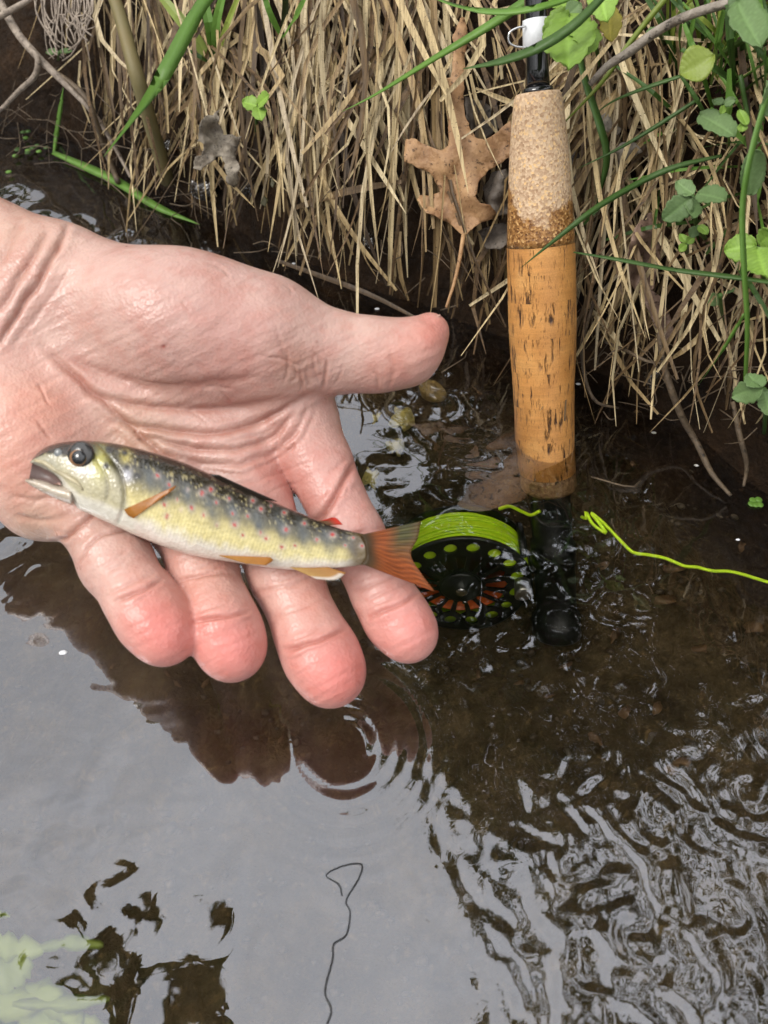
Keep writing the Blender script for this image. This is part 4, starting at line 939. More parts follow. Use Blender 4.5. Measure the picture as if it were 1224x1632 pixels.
for q in range(46):
    x = random.uniform(1050, 1200); y = random.uniform(40, 150); a = random.gauss(R(-80), R(28)); l = random.uniform(80, 200)
    tuft_blade(t3, [(x, y), (x+.5*l*math.cos(a), y+.55*l*math.sin(a)), (x+l*math.cos(a)+random.gauss(0, 15), y+l*math.sin(a))], random.uniform(5, 11), random.choice(['dgreen', 'green', 'dgreen', 'ygreen']))
t4 = thing('grass_tuft', 'loose green tuft growing through the straw by the seedlings', 'grass', tuple(B(1120, 330, .02)), 'green grass tufts')
for q in range(16):
    x = random.uniform(990, 1220); y = random.uniform(150, 420); a = random.gauss(R(150), R(60)); l = random.uniform(60, 190)
    tuft_blade(t4, [(x, y), (x+.5*l*math.cos(a), y+.5*l*math.sin(a)-6), (x+l*math.cos(a), y+l*math.sin(a))], random.uniform(4, 9), random.choice(['dgreen', 'dgreen', 'green']), (.012, .035, .03))
t5 = thing('grass_tuft', 'wide bladed green tuft at the upper edge of the bank by the seedlings', 'grass', tuple(B(1190, 120, .02)), 'green grass tufts')
for q in range(20):
    x = random.uniform(1120, 1260); y = random.uniform(100, 260); a = random.gauss(R(-95), R(30)); l = random.uniform(100, 220)
    tuft_blade(t5, [(x, y), (x+.5*l*math.cos(a), y+.55*l*math.sin(a)), (x+l*math.cos(a), y+l*math.sin(a))], random.uniform(8, 16), random.choice(['dgreen', 'green']), (.02, .05, .06))
# ------------------------------------------------------------------ broad leaves
def leaf_mesh(base, tip, width, off_b, off_t, scal=0, cup=.12, shape=.9, n=25, m=11, droop=.0, cam_tilt=0.0):
    b = B(*base, off_b); t = B(*tip, off_t); ax_ = t-b; l = np.linalg.norm(ax_); ax_ /= l
    nrm = BACK+CR*cam_tilt; nrm = nrm-ax_*(nrm@ax_); nrm /= np.linalg.norm(nrm); sd_ = np.cross(ax_, nrm)
    D = project((b+t)/2)[2]; w = width*D/FPX/2; V = []; C = []; asym = random.uniform(-.08, .08); bendx = random.uniform(-.15, .15); ph = random.uniform(0, 6)
    for i in range(n):
        u = i/(n-1); hw = w*(math.sin(math.pi*min(1, max(0, u))**shape))**.62
        if scal: hw *= .90+.16*abs(math.sin(u*math.pi*(scal+1)))
        if i in (0, n-1): hw = w*.04
        for j in range(m):
            q = j/(m-1)*2-1; lat = (u-.16*abs(q))*9; vein = math.exp(-(q/.07)**2)+.7*math.exp(-(((lat % 1)-.5)/.11)**2)*(1-abs(q)**3)
            z = cup*w*q*q - .10*w*math.exp(-(q/.14)**2) + .06*w*math.sin(lat*2*math.pi)*(abs(q)**.5) + .10*w*math.sin(u*7+ph)*q - (droop+.06)*l*u*u
            V.append(b+ax_*l*u+sd_*(hw*(q+asym*(1-q*q))+bendx*w*u*(1-u)*2)+nrm*z); k_ = 1+.35*min(1, vein)-.10*abs(math.sin(ph+i*1.7+j*2.3)); C.append((k_, k_, k_*1.05))
    F = [(i*m+j, i*m+j+1, (i+1)*m+j+1, (i+1)*m+j) for i in range(n-1) for j in range(m-1)]
    return np.array(V), F, np.array(C)
def leaf(name, parent, mat, *a, label=None, cat=None, group=None, **k):
    v, f, c = leaf_mesh(*a, **k); o = mk(name, v, f, mat, parent, colors=c); solid(o, .0003)
    if label: tag(o, label, cat, group)
    return o
def seedling(label, stem, leaves, group='broad-leaved seedlings'):
    s = thing('seedling', label, 'seedling', tuple(B(*stem[0], .01)), group)
    if len(stem) > 1:
        pts = stalk_pts(stem, [.005, .03, .045], 8); v, f = tube(pts, .0009, 7); mk('stem', v, f, MAT['dgreen'], s)
    for (m, b, t, w, ob, ot, sc) in leaves: leaf('leaf', s, MAT[m], b, t, w, ob, ot, scal=sc, cam_tilt=random.uniform(-.3, .3))
    return s
seedling('bright seedling with a yellowing leaf growing beside the rod top', [(960, 120), (945, 60), (920, 20)], [('leaf', (908, 22), (905, 104), 84, .09, .10, 3), ('leaf', (915, 20), (868, 62), 52, .085, .09, 3), ('leaf', (918, 18), (940, 78), 62, .08, .095, 3), ('leaf', (955, -25), (968, 32), 46, .09, .09, 3), ('yleaf', (972, 8), (975, 66), 36, .08, .075, 3), ('leaf', (910, 22), (882, -8), 46, .085, .08, 2), ('sage', (905, 25), (925, 4), 30, .09, .09, 0)])
seedling('three-leaved clover seedling on the pale straw tussock', [(408, 215), (409, 190), (409, 170)], [('leaf', (410, 168), (386, 161), 26, .05, .055, 2), ('leaf', (411, 166), (427, 150), 25, .05, .055, 2), ('leaf', (410, 170), (416, 191), 24, .05, .055, 2)])
seedling('sage green four-leaved seedling over the curled brown leaf', [(1112, 390), (1108, 345), (1104, 312)], [('sage', (1106, 310), (1078, 288), 27, .07, .072, 2), ('sage', (1102, 314), (1056, 350), 40, .07, .075, 3), ('sage', (1106, 316), (1104, 346), 32, .065, .07, 3), ('sage', (1112, 308), (1156, 316), 38, .07, .075, 3)])
seedling('vivid light green seedling behind the tall arched blade', [(1225, 470), (1215, 430), (1208, 395)], [('leaf', (1206, 392), (1154, 398), 46, .055, .06, 3), ('leaf', (1206, 395), (1222, 440), 58, .055, .06, 3), ('leaf', (1210, 390), (1240, 370), 40, .05, .05, 3)])
seedling('sage green seedling low on the bank over the undercut', [(1218, 690), (1220, 650), (1218, 620)], [('sage', (1216, 620), (1166, 632), 38, .06, .065, 3), ('sage', (1214, 618), (1192, 595), 36, .06, .06, 3), ('sage', (1218, 622), (1228, 662), 38, .05, .055, 3)])
seedling('tiny two-leaved sprout among hanging rootlets', [(93, 95), (94, 84)], [('sage', (93, 82), (72, 82), 11, .03, .03, 0), ('sage', (95, 82), (114, 80), 10, .03, .03, 0)])
seedling('tiny bright sprout below the sage seedling', [(1095, 405), (1094, 390)], [('leaf', (1094, 388), (1084, 372), 14, .05, .05, 0), ('leaf', (1095, 388), (1106, 376), 14, .05, .05, 0), ('leaf', (1094, 390), (1082, 400), 14, .05, .05, 0)])
seedling('large sage leaved seedling at the upper bank edge', [(1190, 330), (1195, 220), (1180, 120)], [('sage', (1115, 182), (1172, 212), 42, .06, .065, 2), ('sage', (1200, 238), (1200, 312), 48, .07, .06, 0), ('sage', (1176, 0), (1215, 68), 56, .07, .075, 2), ('sage', (1228, 180), (1226, 130), 50, .07, .08, 2), ('leaf', (1190, 200), (1178, 174), 18, .075, .075, 0), ('leaf', (1182, 210), (1184, 196), 16, .075, .075, 0), ('sage', (1160, 10), (1192, -8), 30, .07, .07, 0)])
seedling('small sage sprout rooted beside the grey twig', [(1150, 175), (1152, 165)], [('sage', (1152, 166), (1136, 158), 16, .06, .06, 2), ('sage', (1154, 166), (1172, 158), 16, .06, .06, 2), ('leaf', (1153, 168), (1150, 182), 13, .06, .06, 0)])
seedling('young bright seedling over the loose green tuft', [(1135, 395), (1120, 375), (1112, 362)], [('sage', (1112, 362), (1100, 378), 18, .055, .055, 2), ('leaf', (1114, 360), (1128, 372), 17, .055, .055, 2)])
seedling('dull green seedling half hidden by straw near the undercut', [(1155, 515), (1150, 490), (1148, 470)], [('sage', (1148, 470), (1168, 462), 24, .03, .035, 2), ('sage', (1147, 470), (1130, 486), 22, .03, .03, 2)])
seedling('pale two-leaved sprout growing above the round leaf', [(1060, 70), (1050, 50)], [('sage', (1050, 50), (1030, 56), 20, .04, .045, 2), ('leaf', (1050, 50), (1066, 40), 18, .04, .045, 2)])
leaf('round_leaf', None, MAT['ygreen'], (1138, 88), (1084, 118), 56, .075, .08, scal=0, shape=1.0, label='rounded yellow green leaf held above the straw', cat='leaf')
# oak leaf and other dead leaves cut from outlines
def outline_leaf(name, label, mat, pts, D0, gx, gy, amp, seed, veins=(), group='fallen dead leaves', res=7.0, jag=1.6):
    pts = [np.array(p, float) for p in pts]; out = []
    for a, b in zip(pts, pts[1:]+pts[:1]):
        n = max(1, int(np.linalg.norm(b-a)/4)); out += [a+(b-a)*i/n for i in range(n)]
    out = [p+np.array([vnoise(p[0]/9, p[1]/9, 0, seed), vnoise(p[0]/9, p[1]/9, 0, seed+3)])*jag+np.array([vnoise(p[0]/3.4, p[1]/3.4, 0, seed+5), vnoise(p[0]/3.4, p[1]/3.4, 0, seed+6)])*jag*.55 for p in out]
    c = np.mean(out, axis=0); lo_, hi_ = np.min(out, axis=0), np.max(out, axis=0)
    pv = [Vector(p) for p in out]; ed = [(i, (i+1) % len(out)) for i in range(len(out))]
    for x in np.arange(lo_[0], hi_[0], res):
        for y in np.arange(lo_[1], hi_[1], res): pv.append(Vector((x+random.uniform(-1, 1), y+random.uniform(-1, 1))))
    r = delaunay_2d_cdt(pv, ed, [], 1, 1e-4)
    xy = np.array([tuple(p) for p in r[0]])
    D = D0+gx*(xy[:, 0]-c[0])+gy*(xy[:, 1]-c[1])+amp*fbm(xy[:, 0]/60, xy[:, 1]/60, 0, 3, seed+9)
    for vp in veins:
        d, _ = poly_dist(xy, spline(vp, 10)); D -= .0011*np.exp(-(d/3.0)**2)-.0010*np.exp(-(d/14)**2)
    V = np.array([P(x, y, q) for (x, y), q in zip(xy, D)])
    o = mk(name, V, [tuple(t) for t in r[2]], mat); solid(o, .0004); return tag(o, label, 'leaf', group)
oD = surf_depth(735, 250)-.036
OAK = [(740, 378), (722, 360), (697, 346), (676, 336), (663, 318), (670, 311), (690, 310), (702, 306), (694, 290), (684, 274), (664, 267), (645, 257), (645, 240), (646, 222), (660, 222), (680, 232), (702, 240), (716, 232), (714, 200), (716, 175), (708, 150), (702, 128), (718, 122), (722, 90), (722, 60), (733, 30), (741, 28), (745, 60), (740, 95), (742, 118), (738, 150), (740, 180), (748, 205), (758, 220), (772, 224), (790, 212), (812, 192), (818, 215), (812, 250), (795, 262), (775, 275), (762, 292), (758, 312), (766, 324), (782, 326), (791, 338), (787, 350), (768, 354), (752, 364)]
oak = outline_leaf('oak_leaf', 'large brown lobed oak leaf hanging on the straw left of the cork grip', MAT['oak'], OAK, oD, -.00004, .00003, .006, 101, [[(739, 378), (738, 300), (735, 220), (726, 140), (736, 40)], [(738, 300), (765, 262), (805, 215)], [(736, 270), (700, 250), (650, 240)], [(738, 340), (715, 328), (668, 315)], [(739, 350), (765, 342), (788, 338)], [(728, 170), (712, 140)]])
v, f = tube(spline([P(739, 374, oD), P(733, 410, oD-.004), P(724, 450, oD-.008), P(711, 490, oD-.012)], 16), np.linspace(.0011, .0006, 16), 8); mk('leaf_stalk', v, f, MAT['oak'], oak)
gD = surf_depth(350, 240)-.062
outline_leaf('oak_leaf', 'shrivelled grey oak leaf touching the dark water', MAT['grey'], [(352, 172), (345, 195), (358, 212), (382, 216), (374, 240), (378, 262), (380, 285), (372, 298), (362, 285), (358, 262), (352, 250), (342, 250), (334, 262), (318, 270), (308, 268), (312, 252), (326, 240), (318, 225), (316, 205), (322, 190), (335, 184)], gD, 0, .00002, .016, 111, [[(352, 180), (345, 215), (340, 250)], [(345, 215), (368, 250), (372, 295)], [(350, 205), (325, 200)], [(345, 235), (315, 262)]], res=4, jag=3.6)
cD = surf_depth(1030, 420)-.03
outline_leaf('curled_leaf', 'rough brown curled leaf hanging over the undercut', MAT['curl'], [(1030, 340), (1048, 335), (1058, 360), (1052, 400), (1046, 440), (1040, 462), (1024, 468), (1010, 462), (1000, 430), (1002, 395), (1012, 365)], cD, .00006, 0, .010, 121, [[(1045, 340), (1030, 400), (1025, 465)]], res=5)
outline_leaf('curled_leaf', 'narrow brown curled leaf dangling below the rough one', MAT['curl'], [(1022, 470), (1040, 462), (1055, 475), (1066, 500), (1074, 525), (1066, 545), (1058, 540), (1046, 525), (1036, 500)], cD+.002, .00006, 0, .008, 131, [[(1032, 470), (1052, 505), (1066, 542)]], res=5)
dD = surf_depth(930, 270)-.012
outline_leaf('fallen_leaf', 'dark veined leaf tucked behind the top of the cork grip', MAT['dleaf'], [(905, 255), (918, 240), (938, 262), (948, 300), (950, 335), (938, 352), (920, 342), (908, 310)], dD, 0, 0, .006, 141, [[(915, 245), (930, 300), (938, 350)], [(928, 290), (945, 300)], [(925, 280), (910, 300)]], res=6)
outline_leaf('fallen_leaf', 'pale crumpled leaf scrap among straw by the cork grip', MAT['grey'], [(980, 240), (992, 226), (1012, 228), (1024, 240), (1010, 250), (996, 256), (990, 268), (980, 260)], surf_depth(1000, 245)-.03, 0, 0, .006, 151, res=4)
outline_leaf('fallen_leaf', 'pale oval leaf scrap hanging by the drooping green blade', MAT['grey'], [(958, 185), (968, 178), (975, 195), (992, 205), (985, 216), (968, 212), (958, 202)], surf_depth(970, 195)-.03, 0, 0, .004, 153, res=4)
outline_leaf('fallen_leaf', 'dark leaf wedged behind the oak leaf by the grip', MAT['dleaf'], [(742, 155), (770, 160), (788, 178), (795, 205), (775, 222), (752, 205), (742, 185)], oD+.02, 0, 0, .005, 161, [[(745, 160), (785, 205)]], res=6)
outline_leaf('fallen_leaf', 'grey crumpled leaf between the oak leaf and the cork', MAT['dleaf'], [(770, 300), (785, 275), (808, 268), (815, 300), (812, 340), (790, 345), (775, 325)], oD+.012, 0, 0, .012, 171, res=5)
outline_leaf('fallen_leaf', 'flat grey leaf tip below the oak leaf beside the cork', MAT['dleaf'], [(762, 368), (785, 358), (812, 356), (812, 385), (798, 398), (775, 395)], oD+.015, 0, 0, .006, 181, res=5)
for lab, p_ in [('yellow leaf scrap caught in the straw beside the water', [(422, 312), (427, 318), (424, 330), (416, 326)]), ('narrow yellow leaf scrap just above another one', [(433, 280), (438, 292), (436, 300), (431, 296)])]:
    outline_leaf('leaf_scrap', lab, MAT['yleaf'], p_, surf_depth(425, 310)-.045, 0, 0, .001, 191, res=3)
# ------------------------------------------------------------------ twigs and roots
single('twig', 'grey dead twig slanting down through the grass tuft', 'twig', [(1330, -40), (1224, -12), (1110, 20), (1050, 48), (1000, 85), (968, 105), (940, 135)], 15, MAT['twig'], (.05, .06, .05), 24, True, None, (.8, .9, 1, 1, 1.1, .7))
single('root', 'long pale root slanting to the water beside the wrist', 'root', [(-30, -60), (20, 40), (55, 85), (90, 120), (140, 170), (175, 220), (208, 282)], 13, MAT['root'], (.03, .045, .03, .012), 24, True, 'bare roots and rootlets on the bank', (.9, 1, 1, .8, .6, .4))
single('root', 'branching pale root curling down out of the long root', 'root', [(48, 78), (60, 92), (56, 120), (30, 145), (0, 175), (-30, 190)], 9, MAT['root'], (.045, .045, .04), 20, True, 'bare roots and rootlets on the bank', (.9, 1, .8, .6))
single('root', 'brown stem bowing from the long root into the water', 'root', [(70, 105), (110, 130), (140, 160), (155, 200), (172, 250), (188, 290)], 9, MAT['wetroot'], (.035, .03, .01), 20, True, 'bare roots and rootlets on the bank', (.8, 1, 1, 1))
single('root', 'short grey root crossing the corner behind the long root', 'root', [(-20, 35), (15, 18), (60, -8)], 10, MAT['root'], (.05, .05, .04), 10, True, 'bare roots and rootlets on the bank')
single('root', 'long brown root leaning into the water under the seedlings', 'root', [(1050, 530), (1060, 590), (1085, 660), (1110, 705), (1135, 755), (1165, 790)], 11, MAT['wetroot'], (.03, .03, .012, .004), 24, True, 'bare roots and rootlets on the bank', (.7, 1, 1, .9, .5))
single('root', 'thin forked root lying along the right water edge', 'root', [(1168, 640), (1178, 690), (1190, 740), (1185, 775)], 9, MAT['wetroot'], (.02, .02, .012), 16, True, 'bare roots and rootlets on the bank')
single('root', 'dark rootlet reaching sideways out of the undercut', 'root', [(965, 545), (1000, 560), (1030, 575), (1060, 580)], 6, MAT['wetroot'], (.02, .035, .03), 14, True, 'bare roots and rootlets on the bank')
single('root', 'looping dark rootlet hanging beside the lower cork', 'root', [(950, 470), (930, 540), (932, 600), (950, 640), (985, 650)], 7, MAT['wetroot'], (.03, .03, .01), 20, True, 'bare roots and rootlets on the bank')
rl = thing('rootlet_clump', 'clump of fine pale rootlets hanging above the tiny sprout', 'roots', tuple(B(110, 0, .03)))
for q in range(38):
    x = 60+q*2.4+random.gauss(0, 4); l = random.uniform(50, 110); pts = stalk_pts([(x, -30), (x+random.gauss(0, 6), 20), (x*.7+33+random.gauss(0, 9), -30+l), (x*.6+44+random.gauss(0, 12), -20+l+random.uniform(0, 12))], [.02, .035, .035], 9)
    v, f = tube(pts, random.uniform(.0003, .0006), 5); mk('rootlet', v, f, MAT['root'], rl)
parts = []
for q in range(130):                                            # hair roots in the undercut
    x = random.choice([random.uniform(930, 1224), random.uniform(0, 330), random.uniform(300, 760)]); yb = np.interp(x, [0, 330, 760, 900, 1224], [170, 300, 440, 520, 640]); y = yb+random.gauss(0, 50); a = random.uniform(0, 2*math.pi); l = random.uniform(20, 90)
    px = [(x, y), (x+.5*l*math.cos(a)+random.gauss(0, 8), y+.5*l*math.sin(a)+random.gauss(0, 8)), (x+l*math.cos(a), y+l*math.sin(a))]
    o = random.uniform(.003, .03); v, f = tube(stalk_pts(px, [o, o*1.3, o], 6), random.uniform(.00015, .0004), 5); parts.append((v, f))
v, f = join(parts); tag(mk('hair_roots', v, f, MAT['wetroot']), 'fine hair roots along the undercut bank', 'roots', kind='stuff')

# ------------------------------------------------------------------ on and under the water
def blob(c, r, sq=(1, 1, .6), n=2, amp=.25, seed=0):
    bm = bmesh.new(); bmesh.ops.create_icosphere(bm, subdivisions=n, radius=1); V = np.array([tuple(q.co) for q in bm.verts]); F = [tuple(w.index for w in q.verts) for q in bm.faces]; bm.free()
    V = V*(1+amp*fbm(V[:, 0]*1.4+seed, V[:, 1]*1.4, V[:, 2]*1.4, 2, seed % 20))[:, None]
    return np.asarray(c)+V*r*np.array(sq), F
v, f = blob(bed(692, 622, lift=.004), .0085, (1, .9, .7), 3, .22, 3); tag(mk('stone', v, f, MAT['stone']), 'ochre stone under water below the thumb tip', 'stone')
for q, (x, y, r_, lab) in enumerate([(640, 668, .007, 'yellowish patchy leaf scrap under water beside the index finger'), (628, 712, .005, 'small yellow scrap under water below the patchy scrap'), (592, 760, .006, 'mossy yellow scrap under water touching the index finger'), (600, 668, .003, 'tiny yellow sliver under water beside the thumb web')]):
    c = bed(x, y, lift=.006); V = []; n = 22
    for i in range(n):
        a = 2*math.pi*i/n; rr_ = r_*(1+.6*vnoise(math.cos(a)*2.2+q*7, math.sin(a)*2.2, 0, 5+q)); V.append(c+np.array([rr_*math.cos(a)*.8, rr_*math.sin(a)*1.25, .002*math.sin(3*a)]))
    V.append(c+np.array([0, 0, .002])); o = mk('leaf_scrap', np.array(V), [(i, (i+1) % n, n) for i in range(n)], MAT['lichen']); solid(o, .0005); tag(o, lab, 'leaf scrap')
SCR = [(965, 890, 26, .9), (1205, 1000, 30, .3), (1185, 1015, 22, 1.2), (1075, 905, 20, .2), (1000, 1135, 16, .5), (1115, 1150, 24, 2.2), (1050, 1130, 14, 1), (875, 1110, 10, .1), (1100, 760, 14, .4), (1010, 735, 14, 1.3), (1060, 955, 20, .2), (1160, 950, 16, 2), (980, 1010, 14, .8), (1120, 1035, 16, .1), (1030, 1060, 12, 2.4), (900, 1060, 12, .6), (1180, 870, 14, .9), (1090, 865, 14, 2.5), (830, 1090, 10, .3), (760, 1075, 10, 1.4), (1210, 1090, 18, .7), (950, 1180, 16, 2.1), (1080, 1215, 18, .4), (720, 690, 12, 1), (760, 620, 12, 2), (1020, 655, 12, .3), (285, 1092, 10, 2.3), (268, 1075, 8, 2.3), (330, 1092, 9, 1.0), (90, 980, 9, .5), (180, 1060, 8, 1.1), (450, 1180, 8, .7)]
for q, (x, y, s, a) in enumerate(SCR):
    if q % 3 == 2 and q < 24: continue
    s *= .85
    c = bed(x, y, lift=.005); sz = s*project(c)[2]/FPX; n = 14; V = []
    for i in range(n):
        t = 2*math.pi*i/n; rr_ = sz*(1+.45*vnoise(math.cos(t)*1.8+q*3.1, math.sin(t)*1.8, 0, 7)); xx, yy = rr_*math.cos(t), rr_*math.sin(t)*.45
        V.append(c+np.array([xx*math.cos(a)-yy*math.sin(a), xx*math.sin(a)+yy*math.cos(a), .18*sz*math.sin(2*t+q)]))
    V.append(c+np.array([0, 0, .1*sz])); o = mk('leaf_scrap', np.array(V), [(i, (i+1) % n, n) for i in range(n)], MAT['scrap']); solid(o, .0004)
    tag(o, 'small brown leaf scrap lying on the stream bed', 'leaf scrap', 'brown leaf scraps on the stream bed')
PEB = [blob((0, 0, 0), 1, (1, .6+.08*q, .6), 1, .25, q) for q in range(6)]
parts = []
for q in range(900):
    x, y = random.uniform(-40, 1270), random.uniform(640, 1640); c = bed(x, y); r_ = random.choice([.0008, .001, .0014, .0018, .0026]); v0 = PEB[q % 6]; parts.append((c+v0[0]*r_, v0[1]))
v, f = join(parts); tag(mk('gravel', v, f, MAT['pebble']), 'fine gravel scattered over the stream bed', 'gravel', kind='stuff')
# water weed in the corner, at and just under the surface
wd = thing('water_weed', 'pale green water weed leaves floating beside the dark reflection', 'water plant', tuple(W(40, 1560, -.01)))
def weed_leaf(px, w, z0, z1, parent=wd, mat=MAT['weed']):
    p2 = spline([np.array(q, float) for q in px], 16); V = []
    for i, (x, y) in enumerate(p2):
        t = p2[min(i+1, 15)]-p2[max(i-1, 0)]; t /= np.linalg.norm(t); nrm_ = np.array([-t[1], t[0]]); hw = w/2*math.sin(math.pi*(.04+.92*i/15))**.6*(1+.45*vnoise(i*1.3, w, 0, 3))
        for j in range(5):
            q = j/2-1; a = np.array([x, y])+nrm_*hw*q; z = z0+(z1-z0)*i/15-.0012*q*q+.0006*math.sin(i); V.append(bed(a[0], a[1], min(z, -.0012)))
    F = [(i*5+j, i*5+j+1, (i+1)*5+j+1, (i+1)*5+j) for i in range(15) for j in range(4)]; o = mk('leaf', np.array(V), F, mat, parent); solid(o, .0004)
for px, w, z0, z1 in [([(-60, 1500), (20, 1510), (70, 1515)], 42, -.004, -.003), ([(60, 1512), (110, 1502), (165, 1506)], 22, -.003, -.002), ([(-50, 1570), (0, 1555), (50, 1530)], 60, -.006, -.004), ([(-60, 1610), (30, 1600), (100, 1580)], 50, -.006, -.004), ([(20, 1600), (100, 1600), (175, 1592)], 22, -.004, -.003), ([(40, 1575), (80, 1590), (130, 1640)], 50, -.006, -.005), ([(100, 1620), (150, 1640), (190, 1660)], 34, -.005, -.005), ([(-20, 1452), (0, 1456), (16, 1460)], 12, -.003, -.003)]: weed_leaf(px, w, z0, z1)
wd2 = thing('water_weed', 'dark olive water weed leaf below the pale weed leaves', 'water plant', tuple(W(40, 1640, -.01)))
weed_leaf([(-40, 1640), (40, 1618), (110, 1650)], 60, -.010, -.008, wd2, MAT['ygreen']); weed_leaf([(-60, 1600), (-10, 1612), (30, 1640)], 26, -.010, -.008, wd2, MAT['dgreen'])
dk = thing('duckweed', 'tiny bright duckweed leaves at the right water edge', 'water plant', tuple(W(1205, 800)))
for (x, y) in [(1200, 797), (1209, 796), (1204, 804), (1211, 804), (1198, 803)]:
    v, f = blob(W(x, y, .0008), .0017, (1, 1, .3), 2, .08, x); mk('frond', v, f, MAT['green'], dk)
dk2 = thing('duckweed', 'small submerged green leaves in the dark water above the wrist', 'water plant', tuple(W(40, 240)))
for q in range(14):
    x, y = random.gauss(40, 22), random.gauss(235, 14); v, f = blob(B(x, y, .006), .002, (1, 1, .4), 2, .1, q); mk('frond', v, f, MAT['dgreen' if q % 3 else 'green'], dk2)
# foam specks along the water edge
for q, (x, y, r_, lab) in enumerate([(601, 492, 3, 'at the foot of the straws above the thumb'), (468, 420, 2.2, 'at the foot of the pale straw tussock'), (922, 612, 3, 'beside the middle of the cork grip'), (1042, 690, 3, 'beside the long brown root'), (1110, 742, 3, 'where the long brown root enters the water'), (1176, 860, 2.5, 'near the duckweed'), (100, 1040, 5, 'on the hand reflection')]):
    c = W(x, y, .0002); rad = r_*project(c)[2]/FPX; v, f = blob(c, rad, (1.4, .9, .35), 2, .2, q); tag(mk('foam_bubble', v, f, MAT['bubble']), 'tiny pale foam bubble floating '+lab, 'bubble', 'foam bubbles on the water')
# wet clods catching light at the foot of the bank
for q, (x, y, s, lab) in enumerate([(325, 300, 20, 'glistening wet mud clod below the shrivelled grey leaf'), (270, 235, 12, 'small wet mud clod behind the broad green blade'), (1040, 600, 16, 'wet root knot hanging in the undercut'), (590, 380, 14, 'wet mud clod behind the hanging straws'), (400, 300, 14, 'wet mud clod at the foot of the straw tussock')]):
    c = B(x, y, .008); v, f = blob(c, s*project(c)[2]/FPX, (1, 1, .8), 4, .35, q+30); v = v+.0012*fbm(v[:, 0]*400, v[:, 1]*400, v[:, 2]*400, 3, q)[:, None]; tag(mk('mud_clod', v, f, MAT['mud_wet'] if 'mud_wet' in MAT else m_plain('shiny_mud', (.03, .022, .014), .12, var=.5, coat=.6, bump=.5)), lab, 'mud')
# ------------------------------------------------------------------ unseen trees over the stream, placed for their reflections in the water
def mirror_pt(px, py, dist):
    w = W(px, py); r = ray(px, py); r = r/np.linalg.norm(r); return w+np.array([r[0], r[1], -r[2]])*dist
def leaf_cloud(centres, n_each, spread, size):
    V, F = [], []
    for c in centres:
        for _ in range(n_each):
            p = np.asarray(c)+rng.normal(0, spread, 3); a = rng.normal(0, 1, 3); a /= np.linalg.norm(a); b = np.cross(a, rng.normal(0, 1, 3)); b /= np.linalg.norm(b); s = size*rng.uniform(.6, 1.3); k = len(V)
            nn_ = np.cross(a, b)
            V += [p-a*s, p-b*s*.45+nn_*s*.1, p+a*s, p+b*s*.45+nn_*s*.1]; F += [(k, k+1, k+2, k+3)]
    return np.array(V), F
def inpoly(p, poly):
    c = False
    for i in range(len(poly)):
        (x0, y0), (x1, y1) = poly[i], poly[i-1]
        if (y0 > p[1]) != (y1 > p[1]) and p[0] < (x1-x0)*(p[1]-y0)/(y1-y0)+x0: c = not c
    return c
CAN = [(520, 780), (600, 980), (655, 1130), (735, 1270), (815, 1400), (900, 1490), (905, 1400), (880, 1300), (960, 1260), (1060, 1250), (1180, 1200), (1400, 1220), (1700, 900), (1500, 500), (900, 560)]
CAN2 = [(880, 1300), (1000, 1270), (1200, 1210), (1500, 1230), (1900, 1300), (1700, 1800), (1000, 1900), (820, 1560)]
ctr = []
while len(ctr) < 70:
    x, y = random.uniform(800, 1900), random.uniform(1200, 1900)
    if inpoly((x, y), CAN2): ctr.append(mirror_pt(x, y, random.uniform(2.6, 3.6)))
random.shuffle(ctr)
while len(ctr) < 500:
    x, y = random.uniform(540, 1700), random.uniform(500, 1480)
    if inpoly((x, y), CAN): ctr.append(mirror_pt(x, y, random.uniform(2.6, 3.6)))
tb = np.array([2.1, 2.3, .25]); tree = thing('tree', 'leafy tree leaning over the stream, mirrored dark in the ripples', 'tree', tuple(tb))
v, f = leaf_cloud(ctr, 28, .10, .055); mk('crown', v, f, MAT['crown'], tree, smooth=False)
tk = spline([tb+np.array([0, 0, -.3]), tb+np.array([-.1, -.1, 1.0]), tb+np.array([-.45, -.45, 2.0]), tb+np.array([-.8, -1.0, 2.7])], 14)
v, f = tube(tk, np.linspace(.13, .05, 14), 12); mk('trunk', v, f, MAT['bark'], tree)
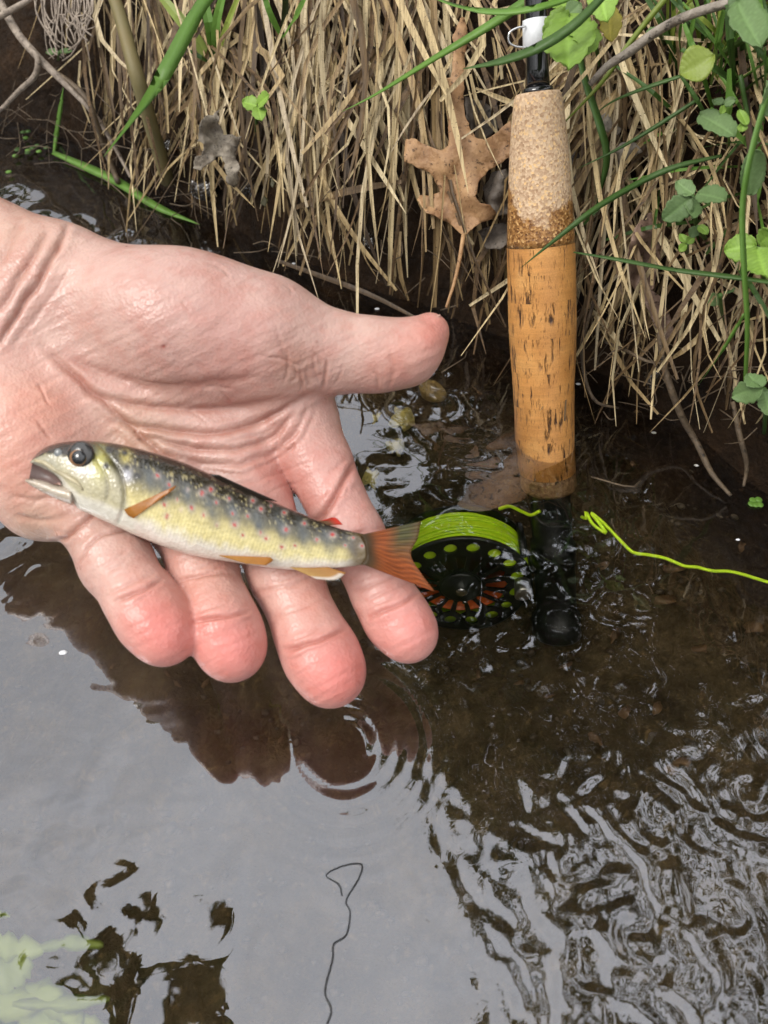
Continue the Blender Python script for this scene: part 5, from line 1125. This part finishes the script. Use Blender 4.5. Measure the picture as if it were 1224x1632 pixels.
for q in range(16):
    e = ctr[q*22]; s_ = tk[6+q % 8]; m_ = (s_+e)/2+np.array([0, 0, .15]); v, f = tube(spline([s_, m_, e], 8), np.linspace(.03, .006, 8), 7); mk('limb', v, f, MAT['bark'], tree)
tb2 = np.array([-.7, -2.2, .12]); added_tree = thing('tree', 'made-up tree behind the viewer, its twig tip added for a dark reflection', 'tree', tuple(tb2))  # tree made up so that its leaf clump mirrors as a dark blob
B2 = [(165, 1556), (190, 1525), (222, 1512), (212, 1548), (225, 1580), (196, 1570), (205, 1600), (225, 1615), (190, 1545), (245, 1640), (262, 1700)]
c2 = [mirror_pt(x, y, (.45+.02*math.sin(q)) if q < 10 else .6) for q, (x, y) in enumerate(B2)]; v, f = leaf_cloud(c2[:10], 34, .009, .016); mk('crown', v, f, MAT['crown'], added_tree, smooth=False)
tk = spline([tb2+np.array([0, 0, -.3]), tb2+np.array([.05, .1, 1.2]), tb2+np.array([.2, .5, 2.1])], 10); v, f = tube(tk, np.linspace(.10, .05, 10), 12); mk('trunk', v, f, MAT['bark'], added_tree)
v, f = tube(spline([tk[-1], (tk[-1]+c2[-1])/2+np.array([0, 0, .1]), c2[-1], c2[5], c2[1]], 24), np.interp(np.linspace(0, 1, 24), [0, .5, .8, 1], [.045, .02, .003, .0012]), 8); mk('limb', v, f, MAT['bark'], added_tree)
pts = spline([W(x, y, .0003) for x, y in [(512, 1700), (520, 1640), (528, 1610), (518, 1580), (530, 1530), (532, 1505), (552, 1490), (558, 1455), (552, 1435), (572, 1400), (576, 1378), (548, 1380), (520, 1395), (540, 1410), (545, 1428)]], 120)
v, f = tube(pts, .00035, 6); tag(mk('leader_line', v, f, MAT['anod']), 'thin dark leader line curling on the calm water', 'fishing line')
# unseen ring of woodland, added to darken the rim of the mirrored sky
wc = []
for q in range(260):
    a = random.uniform(0, 2*math.pi); d = random.uniform(7, 10); wc.append((d*math.cos(a), d*math.sin(a), random.uniform(.3, 5.2)*random.uniform(.7, 1)))
v, f = leaf_cloud(wc, 26, .45, .26); tag(mk('woodland', v, f, MAT['crown'], smooth=False), 'unseen leafy woodland added around the stream to darken its reflections', 'trees', kind='stuff')
